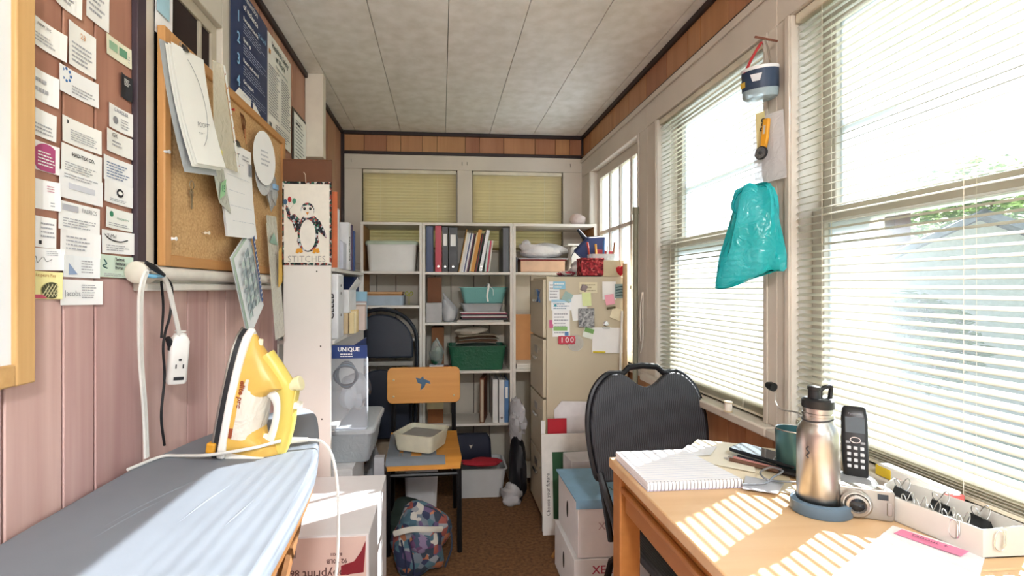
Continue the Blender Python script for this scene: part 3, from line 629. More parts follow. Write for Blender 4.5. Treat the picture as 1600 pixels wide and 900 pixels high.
t = wallthing('notice_clipboard', 'small printed notice on dark clipboard beside the cream post', 'notice', (PX_ + .002, 2.46, 1.94))
obj('board', MB().bb(-.115, .11, -.14, .14, 0, .003), M('3a3530', .6), t, bevel=.001); obj('notice_sheet', MB().sheet(.2, .25, 3, 2, cy=.0), WHITE, t, (.004, 0, .004)); lines(t, -.08, .08, .1, -.1, 12, GREY, .0065, .3)
obj('dark_rule', MB().bb(-.07, .0, .075, .084, .005, .006), INK, t)
t = wallthing('pinned_notice', 'pale pink and blue printed notice in corner above the cork board', 'notice', (XL + .014, 1.262, 2.0))
obj('notice_sheet', MB().sheet(.075, .3, 2, 3, lambda u, v: .004 + .003 * v), M('f0eef0', .6), t); patch(t, rect(-.036, .018, -.10, -.04), M('a9cfe0', .7), .0085, 'blue_panel'); patch(t, rect(-.036, .02, -.03, .06), M('e6d6dc', .7), .009, 'pink_panel')
# ---------------- extension cord and black cord over the rail
t = thing('extension_cord', 'white extension cord with three-way outlet block looped over the cream rail', 'extension cord', (XL + .03, 1.3, .88))
wc = M('e9e6e0', .45); K = lambda x, y, X=XL + .05: onX(x, y, X) - Vector((XL + .03, 1.3, .88))
left = [K(229, 424, XL + .06), K(222, 445, XL + .06), K(219, 480), K(220, 560, XL + .03), K(226, 640, XL + .02), K(229, 715, XL + .02)]
for d in (-.005, 0, .005): obj('cable', MB().tube([p + Vector((0, d, 0)) for p in bez(left)], .0032, 7), wc, t, smooth=True)
right = [K(231, 422, XL + .06), K(247, 422, XL + .065), K(262, 445, XL + .06), K(272, 485, XL + .055), K(281, 525, XL + .05)]
for d in (-.004, .004): obj('cable', MB().tube([p + Vector((0, d, 0)) for p in bez(right)], .0034, 7), wc, t, smooth=True)
p = K(278, 562, XL + .045)
blk = obj('outlet_block', MB().shell([(.036, .022, -.058), (.042, .028, -.052), (.042, .028, .045), (.032, .022, .056), (.016, .014, .066)], cr=.3), M('efede8', .4), t, p, (0, .08, .8), smooth=True)
for sx in (-.008, .008): obj('slot', MB().bb(sx - .0012, sx + .0012, -.0155, -.0125, -.02, -.01), M('26262a', .6), blk)
obj('slot', MB().bb(-.003, .003, -.0155, -.0125, -.002, .003), M('26262a', .6), blk); obj('slot', MB().bb(-.011, .011, -.0155, -.0125, -.048, -.04), M('26262a', .6), blk)
for k in range(3): obj('strain_ring', MB().shell([(.03 - .003 * k, .02, .054 + .007 * k), (.03 - .003 * k, .02, .057 + .007 * k)], cr=.4), wc, blk)
obj('blue_tie', MB().tube([K(228, 430, XL + .055), K(240, 432, XL + .07), K(252, 431, XL + .06)], .009, 8, flat=.5), M('6fa8c8', .5), t, smooth=True)
t = thing('power_cord', 'thin black power cord hanging from the cream rail', 'cord', (XL + .03, 1.3, .88))
bc = M('1c1c20', .5)
obj('plug_grip', MB().tube([K(228, 410, XL + .07), K(240, 418, XL + .075), K(256, 430, XL + .07)], [.004, .007, .004], 8), bc, t, smooth=True)
obj('cable', MB().tube(bez([K(252, 428, XL + .065), K(268, 447, XL + .05), K(266, 490), K(258, 520, XL + .035), K(255, 545, XL + .03), K(257, 590, XL + .02), K(252, 650, XL + .015), K(257, 696, XL + .012)]), .003, 7), bc, t, smooth=True)
obj('cable', MB().tube(bez([K(252, 440, XL + .045), K(255, 480, XL + .03), K(252, 528, XL + .025)]), .0028, 7), bc, t, smooth=True)
obj('plug', MB().tube([K(262, 528, XL + .035), K(268, 540, XL + .035), K(265, 548, XL + .032)], [.006, .009, .005], 8), bc, t, smooth=True)
# ================================================================== IRONING BOARD + IRON
BZ = .86
ol = [(-.253, .2), (-.250, .70), (-.268, 1.05), (-.30, 1.25), (-.345, 1.44), (-.385, 1.58), (-.42, 1.65), (-.46, 1.68), (-.505, 1.665), (-.56, 1.57), (-.615, 1.42), (-.655, 1.26), (-.675, 1.05), (-.678, .2)]
ols = [(p.x, p.y) for p in bez([(x, y, 0) for x, y in ol], 4)]
ib = thing('ironing_board', 'ironing board with silvery grey cloth cover along the wood wall', 'ironing board', (-.46, .9, 0))
sh_ = lambda pts: [(x + .46, y - .9) for x, y in pts]
cvm = M('7f868f', .55, var=.05, scale=5, bump=.35)
obj('padded_cover', MB().prism(sh_(ols), BZ - .045, BZ), cvm, ib, bevel=.012, seg=4)
fold = MB()
for pts in ([(-.56, .72), (-.545, .9), (-.50, 1.05), (-.455, 1.12)], [(-.55, .74), (-.53, .9), (-.485, 1.04)], [(-.44, .78), (-.43, .95), (-.40, 1.1)], [(-.36, .8), (-.34, 1.0)]):
    c = bez([(x + .46, y - .9, BZ - .0035) for x, y in pts], 6); fold.tube(c, [.0042 * math.sin(PI * (i + .5) / (len(c) + 0.01)) + .0004 for i in range(len(c))], 8)
obj('cloth_fold', fold, cvm, ib, smooth=True)
wdk = M('9a6a3a', .55, scale=10, kind='wood', axis='x', h2='6f4522')
obj('underboard', MB().prism(sh_([(x * .96 - .018, y) for x, y in ols]), BZ - .062, BZ - .046), wdk, ib)
for s in (-1, 1):
    obj('leg', MB().tube([(s * .10, -.52, .01), (s * .12, .42, BZ - .07)], .014, 8), wdk, ib); obj('leg', MB().tube([(s * .15, .5, .01), (s * .15, -.5, BZ - .07)], .014, 8), wdk, ib)
obj('cross_bar', MB().tube([(-.16, .47, .05), (.17, .47, .05)], .012, 8), wdk, ib); obj('cord_lacing', MB().tube([(.155, .05, BZ - .07), (.16, .07, BZ - .055), (.155, .09, BZ - .07), (.15, .07, BZ - .08)], .004, 6, True), M('c09a66', .8), ib)
# ---- iron standing on its heel
lean = math.radians(9); cl, sl = math.cos(lean), math.sin(lean)
R3 = Matrix(((sl, 0, cl), (0, -1, 0), (cl, 0, -sl)))
ir = thing('steam_iron', 'yellow and white steam iron standing on its heel on the ironing board', 'iron', (-.522, 1.235, BZ + .004), (R3 @ Matrix.Rotation(math.radians(-6), 3, 'X')).to_euler())
YEL, YL2, WHP = M('dfb458', .35, var=.03), M('dfc964', .35, var=.03), M('f1efe9', .35, var=.02)
def tear(L, w, n=14, x0=0.0):
    s = [(x0 + L * k / n, w * math.sqrt(max(0, 1 - (k / n) ** 2.6))) for k in range(n + 1)]
    return s + [(x, -y) for x, y in s[-2::-1]]
obj('soleplate', MB().prism(tear(.298, .053), 0, .005), STEEL, ir, bevel=.001)
obj('heat_shield', MB().prism(tear(.294, .051), .005, .016), M('2a2c30', .4), ir)
obj('white_skirt', MB().prism(tear(.300, .055), .016, .034), WHP, ir, bevel=.005, seg=3)
def loft(st, n=14, p=.75):
    """stations (x, halfwidth, z0, z1) -> rounded hull"""
    vs = []; fs = []
    for x, w, z0, z1 in st:
        for k in range(n + 1):
            a = PI * k / n; c = math.cos(a); vs.append((x, math.copysign(abs(c) ** .7, c) * w, z0 + (z1 - z0) * math.sin(a) ** p))
    m = n + 1
    for i in range(len(st) - 1):
        for k in range(n): a = i * m + k; fs.append((a, a + 1, a + m + 1, a + m))
        fs.append((i * m, (i + 1) * m, (i + 1) * m + n, i * m + n))
    fs += [tuple(range(m)), tuple(range((len(st) - 1) * m, len(st) * m))[::-1]]
    return MB().add(vs, fs)
obj('yellow_body', loft([(.006, .040, .03, .138), (.02, .047, .03, .142), (.036, .05, .03, .136), (.05, .05, .03, .098), (.09, .05, .03, .084), (.14, .047, .03, .084), (.158, .044, .03, .1), (.172, .042, .03, .134), (.195, .038, .03, .118), (.225, .031, .03, .088), (.262, .019, .03, .054), (.285, .009, .03, .038)]), YEL, ir, smooth=True)
obj('water_tank', loft([(.048, .0525, .042, .088), (.09, .0517, .045, .092), (.14, .0482, .044, .092), (.185, .040, .05, .074)], p=.9), clear('fbf6ea', .72, .2), ir, smooth=True)
hp = bez([(.03, 0, .08), (.018, 0, .11), (.026, 0, .134), (.07, 0, .143), (.12, 0, .143), (.165, 0, .132), (.205, 0, .1), (.238, 0, .068)], 6)
obj('handle', MB().tube(hp, [.019] * 8 + [.0165] * (len(hp) - 20) + [.019] * 12, 12, flat=1.25), YL2, ir, smooth=True)
obj('handle_lining', MB().tube(bez([(.04, 0, .095), (.046, 0, .116), (.08, 0, .124), (.125, 0, .123), (.15, 0, .108), (.158, 0, .094)], 5), .012, 10, flat=1.3), WHP, ir, smooth=True)
kn = obj('steam_dial', MB().lathe([(.013, 0), (.014, .003), (.0135, .014), (.017, .015), (.018, .026), (.016, .029)], 20), M('efe6b8', .4), ir, (.176, 0, .138), (0, math.radians(28), 0), smooth=True)
obj('spray_button', MB().shell([(.016, .026, 0), (.015, .024, .012), (.01, .018, .014)]), M('f2eedd', .4), ir, (.135, 0, .158), smooth=True); obj('dial_rib', MB().bb(-.03, .03, -.013, .013, 0, .004), M('e8d47a', .4), ir, (.14, 0, .155), bevel=.002)
obj('nozzle', MB().tube([(.262, 0, .05), (.276, 0, .052)], [.008, .005], 10), M('efe7c8', .4), ir, smooth=True)
for yy in (-.036, .036): obj('heel_foot', MB().lathe([(.008, 0), (.008, .012), (.006, .016)], 12), WHP, ir, (.016, yy, .028), (0, -PI / 2, 0))
obj('heel_plate', MB().bb(-.003, .014, -.046, .046, .03, .135), WHP, ir, bevel=.004); obj('orange_tab', MB().bb(.01, .034, .03, .06, -.008, .012), M('e0a030', .4), ir, bevel=.004)
BRN = M('9c4a2c', .6)
q = obj('badge', MB().bb(.05, .072, .0512, .0532, .036, .044), BRN, ir)
txt(ir, 'elite pro', 0, 0, .019, BRN, euler=(0, 0, 0), bold=.0006, loc=(.15, .0492, .047)).rotation_euler = Matrix(((-1, 0, 0), (0, .25, .97), (0, .97, -.25))).to_euler()
iM = ir.matrix_basis.copy() if 0 else Matrix.LocRotScale(ir.location, ir.rotation_euler, None); inv = iM.inverted()
def IW(x, y, z): return inv @ Vector((x, y, z))
wire = M('e4e2dc', .5)
a0 = onZ(452, 690, BZ + .03)
obj('cord_grip', MB().tube([IW(-.375, 1.235, BZ + .02), IW(-.36, 1.24, BZ + .022), IW(-.325, 1.25, BZ + .02)], [.006, .008, .005], 10), M('e9e5da', .5), ir, smooth=True)
cp = [(-.325, 1.25, BZ + .02), (-.29, 1.255, BZ + .01), (-.262, 1.24, BZ - .03), (-.245, 1.21, BZ - .12), (-.24, 1.17, BZ - .25), (-.252, 1.12, BZ - .35), (-.27, 1.08, BZ - .45)]
obj('cord', MB().tube(bez([IW(*c) for c in cp]), .0036, 8), wire, ir, smooth=True)
cp = [(-.372, 1.195, BZ + .035), (-.43, 1.17, BZ + .027), (-.52, 1.165, BZ + .016), (-.60, 1.2, BZ + .005), (-.64, 1.2, BZ + .004), (-.665, 1.12, BZ + .004)]
obj('cord', MB().tube(bez([IW(*c) for c in cp]), .0036, 8), wire, ir, smooth=True)
# ================================================================== WHITE SHELF UNIT ON THE LEFT WALL
SH = M('e3dfd8', .5, var=.03, scale=4); SY0, SY1, SX1 = 2.075, 2.94, -.447
su = thing('shelf_unit', 'white painted open shelf unit end-on beside the penguin panel', 'shelf', ((XL + SX1) / 2, (SY0 + SY1) / 2, 0))
cx_, cy_ = (XL + SX1) / 2, (SY0 + SY1) / 2; dx_, dy_ = (SX1 - XL) / 2 - .002, (SY1 - SY0) / 2
sp_ = obj('side_panel', box(-dx_ + .046, dx_, -dy_, -dy_ + .016, 0, 1.352), SH, su, bevel=.002); obj('side_panel', box(-dx_, dx_, dy_ - .016, dy_, 0, 1.352), SH, su, bevel=.002)
for px_ in ((495, 424), (501, 541), (503, 655)):
    p = onY(*px_, SY0 - .001); obj('screw', MB().lathe([(.003, 0), (.0035, .001)], 8), M('5a5650', .4, .6), sp_, (p.x - cx_, -dy_ - .0005, p.z), (PI / 2, 0, 0))
SHZ = [.06, .33, .66, 1.03, 1.336]
for z in SHZ: obj('shelf_board', box(-dx_, dx_, -dy_ + .07, dy_ - .016, z - .016, z), SH, su, bevel=.002)
obj('back_panel', box(-dx_, -dx_ + .006, -dy_ + .07, dy_ - .016, 0, 1.32), SH, su)
# brown board and penguin panel hanging on its end
solo('brown_portfolio', MB().bb(-.097, .097, -.003, .003, 0, .42).bb(-.097, .097, -.004, .004, .41, .42), M('6d452e', .7, var=.08), 'brown card portfolio standing behind the penguin panel', 'portfolio', (-.543, 2.0835, 1.353), bevel=.001)
pg = thing('penguin_panel', 'white cloth panel with appliqued patchwork penguin above STITCHES lettering', 'wall hanging', (-.543, 2.0725, 1.342), (PI / 2, 0, 0)); pg.scale = (.87, 1.01, 1)
w, h = .222, .335
q1 = quilt(110, ('15171c', '1f2a2c', 'c9c4bc', '101216', '8a3a34', '2a5a4a'))
obj('patchwork_border', MB().sheet(w, h, 4, 4, cy=h / 2, t=.0012), q1, pg)
obj('cloth', MB().sheet(w - .016, h - .02, 5, 6, lambda u, v: .0012 + .0012 * math.sin(u * 6) * math.sin(v * 5), cy=h / 2, t=.0012), M('e9e4d8', .85, var=.03, bump=.1, scale=40), pg)
z = .0045; q2 = quilt(150, ('14161c', 'a84a42', 'b9c0c4', '20252c', '2f6a58', '40384a'))
def ap(poly, m, zz=z, name='applique'): return patch(pg, poly, m, zz, name, .0006)
def wavy(cx, cy, rx, ry): return [(p[0], p[1]) for p in circ(cx, cy, rx, 28, ry)]
ap([(.006 + (x - .006) * (1.18 if y < .1 else 1), y) for x, y in wavy(.006, .128, .047, .075)], q2, z, 'body')
ap([(-.036, .14), (-.03, .182), (-.055, .205), (-.072, .198), (-.078, .225), (-.092, .24), (-.096, .225), (-.088, .205), (-.086, .188), (-.066, .172), (-.05, .13)], q2, z + .0003, 'wing')
ap([(.03, .2), (.06, .178), (.076, .15), (.092, .112), (.088, .108), (.072, .122), (.05, .138)], q2, z + .0003, 'wing')
ap([(.005 + x * 1.0, y) for x, y in wavy(0, .12, .036, .062)], M('eae6dd', .85), z + .0008, 'belly'); ap(wavy(.004, .22, .031, .03), q2, z + .0008, 'head'); ap(wavy(.004, .214, .029, .025), M('ece8df', .85), z + .0013, 'face')
for sx in (-.009, .017): ap(circ(sx, .226, .0062, 14), M('101010', .3), z + .002, 'eye'); ap(circ(sx - .001, .228, .0014, 8), WHITE, z + .0024, 'eye_glint')
ap([(-.003, .212), (.011, .212), (.004, .2)], M('d88a3a', .8), z + .002, 'beak')
for sx in (-.034, .042): ap([(sx - .016, .05), (sx - .01, .066), (sx + .012, .068), (sx + .018, .052), (sx + .006, .048), (sx, .053), (sx - .006, .046)], M('dd9a34', .8), z + .001, 'foot')
for bx0, by0, c in ((-.096, .252, '4a6a88'), (-.077, .262, 'b82f2f'), (-.056, .256, '4f8f72')):
    ap(circ(bx0, by0, .0085, 16, .0115), M(c, .7), z + .001, 'balloon'); obj('balloon_string', MB().tube([(bx0, by0 - .011, z), (-.085, .214, z)], .0005, 4), GREY, pg)
txt(pg, 'STITCHES', 0, .024, .036, M('a7a49e', .9), z, sx=1.12, bold=-.0003)
obj('hanger_pin', MB().tube([(-.004, .33, .004), (-.006, .362, .004), (-.014, .372, .004)], .0016, 6), M('c8b8a0', .4), pg)
# ---------------- contents of that shelf, seen past its end panel. each item: local box with spine to the room
def upright(name, lab, cat, x, y, z, dx, dy, dz, m, rz=0.0, tilt=0.0, extra=None, group=None, bev=.0015, pages=False):
    """standing book / folder: dx deep, dy thick, dz high, spine faces +x"""
    t = thing(name, lab, cat, (x, y, z), (tilt, 0, rz), group)
    if pages:
        obj('cover', MB().bb(-dx / 2, dx / 2, -dy / 2, -dy / 2 + .002, 0, dz).bb(-dx / 2, dx / 2, dy / 2 - .002, dy / 2, 0, dz).bb(dx / 2 - .002, dx / 2, -dy / 2 + .002, dy / 2 - .002, 0, dz), m, t, bevel=.0006, seg=1)
        obj('pages', box(-dx / 2 + .004, dx / 2 - .003, -dy / 2 + .002, dy / 2 - .002, .003, dz - .004), M('e4ddcd', .9), t)
    else: obj('body', box(-dx / 2, dx / 2, -dy / 2, dy / 2, 0, dz), m, t, bevel=bev)
    if extra: extra(t, dx, dy, dz)
    return t
T1 = SHZ[4] + .001
upright('folder', 'orange folder on top of the white shelf unit', 'folder', -.548, 2.16, T1, .215, .012, .32, M('d9764a', .6), pages=True)
upright('paper_folder', 'white paper folder standing beside the orange folder', 'folder', -.555, 2.195, T1, .2, .02, .275, M('edeef0', .7), pages=True)
upright('paper_folder', 'white folder with rounded spine on the shelf unit top, ahead of grey magazine file', 'folder', -.55, 2.24, T1, .2, .03, .26, M('e2e4ea', .7), pages=True)
t = thing('magazine_file', 'lavender grey magazine file with sloping front on top of the shelf unit', 'magazine file', (-.55, 2.35, T1))
obj('case', MB().prism([(-.105, 0), (.105, 0), (.105, .12), (-.02, .2), (-.105, .2)], -.04, .04).xf(Matrix.Rotation(PI / 2, 4, 'X')), M('c9cbd8', .6), t, bevel=.002)
upright('magazine', 'magazine with bold title spine on top of the shelf unit', 'magazine', -.545, 2.44, T1, .21, .05, .225, M('e6e6e8', .5), pages=True, extra=lambda t, a, b, c: txt(t, 'DUCAN', 0, 0, .032, INK, loc=(a / 2 + .001, 0, c * .45), euler=(PI / 2, -PI / 2, PI / 2), bold=.0006))
upright('hardback_book', 'purple book with white edge on top of the shelf unit', 'book', -.545, 2.515, T1, .21, .03, .225, M('5a4a68', .6), pages=True)
upright('hardback_book', 'navy blue book standing last on the shelf unit top', 'book', -.545, 2.57, T1, .215, .035, .2, M('36508a', .6), pages=True)
solo('paper_pile', MB().sheet(.19, .22, 4, 4, lambda u, v: .003 * math.sin(v * 9)).sheet(.19, .22, 2, 2, lambda u, v: .006, cx=.012, cy=.1), M('dedcd6', .7), 'loose papers lying on the shelf unit top near the bookcase', 'papers', (-.56, 2.705, T1 + .005), (0, 0, .03))
T2 = SHZ[3] + .001
def holes(t, a, b, c):
    for k in (.82, .7, .36): obj('punch_hole', MB().lathe([(.006, 0), (.006, .0015)], 10), M('2b2b2e', .6), t, (a / 2, 0, c * k), (0, PI / 2, 0))
    txt(t, 'CELEB', 0, 0, .04, INK, loc=(a / 2 - .03, -b / 2 - .001, c * .5), euler=(PI / 2, -PI / 2, 0), bold=.0008)
upright('binder_sleeves', 'stack of white punched plastic sleeves on edge in the shelf unit', 'sleeves', -.545, 2.235, T2 - .025 + .025, .21, .12, .28, M('e6e7ea', .5), extra=holes, bev=.006)
upright('navy_carton', 'navy blue carton at the back of the shelf unit', 'carton', -.57, 2.82, T2, .2, .16, .28, M('1f3568', .6))
t = thing('tissue_carton', 'opened white carton with lifted flap on the shelf unit', 'carton', (-.53, 2.52, T2)); cb_ = M('eeeeee', .6)
obj('body', box(-.08, .09, -.1, .1, .1, .21), cb_, t, bevel=.002); obj('flap', MB().add([(.09, -.1, .21), (.09, .1, .21), (.12, .09, .25), (.12, -.03, .27), (.088, -.1, .2095), (.088, .1, .2095), (.118, .09, .2495), (.118, -.03, .2695)], [(0, 1, 2, 3), (7, 6, 5, 4), (0, 3, 7, 4), (1, 0, 4, 5), (2, 1, 5, 6), (3, 2, 6, 7)]), cb_, t)
patch(t, rect(-.07, -.04, -.08, -.05), RED_, .211, 'red_mark'); obj('base', box(-.075, .085, -.095, .095, 0, .099), M('d9c09a', .7), t, bevel=.002)
for k in range(6):
    upright('manila_envelope', 'cream envelope filed upright below the opened white carton', 'envelope', -.43 + .006 * (k % 2), 2.44 + .018 * k, T2, .022, .012, .1 + .006 * (k % 3), M(('e5cf9f', 'ecdcb6', 'dcc08c')[k % 3], .8), group='cream envelopes in the shelf unit')
upright('pale_blue_book', 'pale blue booklet standing beside the navy carton', 'booklet', -.49, 2.7, T2, .19, .014, .2, M('9cc7dc', .6), pages=True)
for k in range(4): upright('sewing_pattern', ('pinkish', 'brown', 'white', 'dusty rose')[k] + ' sewing pattern packet beside the pale blue booklet', 'packet', -.455, 2.63 + .017 * k, T2, .12, .014, .125 + .008 * k, M(('d9c8c0', 'b8a090', 'e4e2de', 'c0a8a8')[k], .6), group='sewing pattern packets in the shelf unit')
solo('paper_scraps', MB().sheet(.16, .3, 4, 4, lambda u, v: .004 * math.sin(7 * u + 5 * v)), M('d8c89a', .8), 'curled yellow paper scraps at edge of the shelf unit', 'papers', (-.50, 2.38 + .3, T2 - .0), (0, .0, .2)) if 0 else None
T3 = SHZ[2] + .001
t = thing('hanging_packet', 'clear packet with navy UNIQUE header card in the shelf unit', 'packet', (-.358, 2.30, .71), (0, 0, 0))
obj('header_card', MB().bb(-.01, -.006, -.165, .165, .255, .3).bb(-.14, .045, -.167, -.164, .245, .3), M('1f3a78', .5), t); txt(t, 'UNIQUE', 0, 0, .024, WHITE, loc=(-.03, -.168, .282), euler=(PI / 2, 0, 0), bold=.0006)
lines(t, 0, .07, 0, -.02, 2, WHITE, 0).location = (-.065, -.168, .268); t.children[-1].rotation_euler = (PI / 2, 0, 0)
obj('clear_pouch', MB().bb(-.14, .045, -.164, -.12, -.06, .25), clear('e8ecf2', .14, .1), t, bevel=.01); 
for k in range(5): obj('coiled_cable', MB().tube([(-.045 + (.05 - .003 * k) * math.cos(q * .35), -.15 + .005 * k, .17 + (.04 + .004 * k) * math.sin(q * .35)) for q in range(18)], .0045, 6, True), M(('3c4148', '4e6a78', '23262a', '59636c', '2e3238')[k], .4), t, smooth=True)
solo('plastic_bag', MB().blob(.06, .1, .085, 16, 12, .2, 11), clear('eef0f2', .5, .2), 'crumpled clear plastic bag stuffed under the cable packet', 'bag', (-.42, 2.46, .755), smooth=True)
solo('parts_bag', MB().blob(.035, .05, .06, 12, 10, .2, 12), clear('5a5e68', .75, .25), 'grey bag of small parts hanging beside the crumpled clear bag', 'bag', (-.40, 2.62, .73), smooth=True)
def storage_box(name, lab, cat, loc, w, d, h, hx, lid=None, op=.45, rz=0.0, group=None, taper=.86, rim=.016):
    t = thing(name, lab, cat, loc, (0, 0, rz), group)
    obj('tub', MB().tub(w * taper, d * taper, w, d, h, .003, rim), clear(hx, op, .25) if op < 1 else M(hx, .45, var=.03), t, smooth=True)
    if lid:
        obj('lid', MB().shell([(w + rim + .004, d + rim + .004, h + .004), (w + rim + .006, d + rim + .006, h + .02), (w + rim - .01, d + rim - .01, h + .028)], cr=.1), clear(lid, max(op, .6), .3) if op < 1 else M(lid, .45), t, smooth=True)
    return t
storage_box('clear_tub', 'clear plastic tub low in the white shelf unit', 'tub', (-.44, 2.42, .48), .27, .40, .13, 'dfe6ea', 'e6ecee', .45)
for k in range(2):
    t = thing('printed_carton', ('white carton with dark print under the clear tub', 'white carton with printed columns on the lowest shelf')[k], 'carton', (-.49, 2.30 + .3 * 0, (.331, .061)[k]))
    obj('body', box(-.13, .11, -.13, .2, 0, (.145, .25)[k]), M('eceae8', .6), t, bevel=.002); lines(t, -.02, .09, .12, .02, 7, INK, 0, .3, k).rotation_euler = (PI / 2, 0, 0); t.children[-1].location = (0, -.1312, 0)
# ================================================================== CARTON, BAGS ON THE FLOOR
t = thing('paper_carton', 'white carton with upside-down copy paper print below the ironing board', 'carton', (-.358, 1.74, 0))
bw, bd, bh = .285, .47, .52
obj('body', box(-bw / 2, bw / 2, -bd / 2, bd / 2, 0, bh - .004), M('e9e6e6', .6, var=.02), t, bevel=.002); obj('top_flap', box(-bw / 2, bw / 2, -bd / 2, .0, bh - .004, bh), M('ecebea', .6, var=.02), t, bevel=.0015); obj('top_flap', box(-bw / 2, bw / 2, .001, bd / 2, bh - .004, bh), M('ecebea', .6, var=.02), t, bevel=.0015)
fc = obj('printed_face', box(-bw / 2 + .001, bw / 2 - .008, -bd / 2 - .0015, -bd / 2, .01, bh - .006), M('e4c9bd', .6, var=.03), t)
U = lambda s, x, zz, sz, m=M('6a4a46', .7): txt(t, s, 0, 0, sz, m, loc=(x, -bd / 2 - .0022, zz), euler=(PI / 2, PI, 0), bold=.0004)
U('8613', -.085, bh - .106, .028); U('copyprint', .022, bh - .112, .036); U('multi', .045, bh - .133, .018); U('92 20LB', .05, bh - .075, .018); U('8.5X11', .048, bh - .055, .012)
for k in range(12): obj('bar', box(-.105 + .0032 * k, -.105 + .0032 * k + (.0012 if k % 3 else .0022), -bd / 2 - .0022, -bd / 2 - .0015, bh - .062, bh - .034), INK, t)
obj('red_flash', MB().prism([(.062, -.118), (.128, -.112), (.133, -.045), (.134, -.018), (.12, -.05), (.1, -.078), (.062, -.09)], 0, .0008).xf(Matrix.Translation((0, -bd / 2 - .0016, bh)) @ Matrix.Rotation(PI / 2, 4, 'X')), M('8e2632', .6), t)
obj('hand_hole', MB().prism(circ(0, 0, .022, 18, .016), 0, .001).xf(Matrix.Translation((.0, -bd / 2 - .0016, bh - .165)) @ Matrix.Rotation(PI / 2, 4, 'X')), M('1c1614', .9), t)
# patchwork tote
t = thing('patchwork_tote', 'slumped patchwork quilted tote bag on carpet beside white carton', 'bag', (-.10, 2.22, 0))
qb = quilt(34, ('2b3350', 'a86a4a', 'b8b4ac', '3c5a68', '5a4a6c', '8a8f94', '8a4840', '4a6a78', '2c3644', '6a7480'))
def slump(q, d):
    q.x += .03 * max(0, q.z) / .15; q.z *= 1.0 - .12 * math.sin(3 * d.x); return q
obj('bag_body', MB().blob(.125, .10, .165, 26, 18, .10, 21, cz=.135, flat0=True, fn=slump), qb, t, smooth=True)
obj('trim_band', MB().tube(bez([(-.1, -.085, .21), (-.03, -.105, .235), (.05, -.09, .225), (.1, -.04, .2)]), .008, 8, flat=1.6), M('c9c6bc', .8), t, smooth=True)
for k, off in enumerate((0, .03)): obj('strap', MB().tube(bez([(-.07 + off, -.1, .19), (-.045 + off, -.128, .1), (-.05 + off, -.12, .02), (-.03, -.11, .005)]), .009, 8, flat=.4), M('28304e', .8), t, smooth=True)
obj('side_piping', MB().tube(bez([(.115, -.03, .03), (.145, -.02, .12), (.125, -.02, .22), (.05, -.02, .29), (-.06, 0, .29)]), .0045, 6), M('303848', .8), t, smooth=True)
obj('zip_pocket', MB().blob(.055, .02, .045, 12, 8, .1, 4, cx=.02, cy=-.085, cz=.17), quilt(40, ('5a3a5c', '7a6a86', '39485c')), t, smooth=True)
solo('green_bag', MB().blob(.11, .07, .12, 16, 12, .16, 31, cz=.1, flat0=True), M('26332c', .8), 'dark green cloth bag slumped behind the patchwork tote', 'bag', (-.17, 2.44, 0), smooth=True)
solo('wood_panel_offcut', box(-.008, .008, -.14, .14, 0, .3), M('7a3f28', .6), 'dark red-brown board on edge between carton and tote', 'board', (-.2, 2.05 + .15, 0.0), (0, -.03, 0)) if 0 else None
solo('white_carton_tube', box(-.025, .025, -.025, .025, 0, .42), M('e8e8ee', .6), 'narrow upright white box standing in for hanging paper behind the dark green bag', 'carton', (-.305, 2.50, 0), bevel=.002)  # plain box put in place of a hanging sheet of white paper
t = storage_box('white_basin', 'white plastic bin under the wooden school chair', 'bin', (-.115, 2.93, 0), .2, .2, .34, 'e2e2e4', None, 1)
solo('grey_bag', MB().blob(.07, .12, .2, 16, 12, .2, 41, cz=.19, flat0=True), clear('b9bcc2', .72, .25), 'grey crumpled plastic bag on floor beside the shelf unit', 'bag', (-.36, 2.72, 0), smooth=True)
# ================================================================== FOLDED NAVY CHAIR
t = thing('folded_chair', 'folded chair with navy vinyl pad leaning on the left bookcase', 'chair', (-.375, 3.07, 0), (math.radians(-3), 0, 0))
nv = M('1d2433', .38, var=.05)
def archpoly(w, h0, h1, n=14):
    r = w / 2; top = [(r * math.cos(a), h1 - r * .95 + r * .95 * math.sin(a)) for a in [PI * k / n for k in range(n + 1)]]
    return [(-r, h0), (r, h0)] + top
obj('back_pad', MB().prism(archpoly(.40, .82, 1.09), -.018, .012).xf(Matrix.Rotation(PI / 2, 4, 'X')), nv, t, bevel=.012, seg=3)
obj('frame_arch', MB().tube([(x * 1.08, .01, z) for x, z in [(-.2, .03), (-.2, .5)] + [(-p[0], p[1] + .015) for p in archpoly(.41, .8, 1.105)[2:]][0:] + [(.2, .5), (.2, .03)]], .012, 8), M('22262e', .4, .3), t, smooth=True)
obj('seat_pad', MB().prism(archpoly(.37, .33, .75, 10), -.022, .012).xf(Matrix.Rotation(PI / 2, 4, 'X')), nv, t, bevel=.01, seg=3)
obj('cross_rail', MB().bb(-.2, .2, -.012, .006, .772, .80), M('8d8a84', .5, .4), t, bevel=.003)
for s in (-1, 1): obj('leg', MB().tube([(s * .185, -.025, .02), (s * .19, -.02, .7)], .01, 8), M('22262e', .4, .3), t, smooth=True)
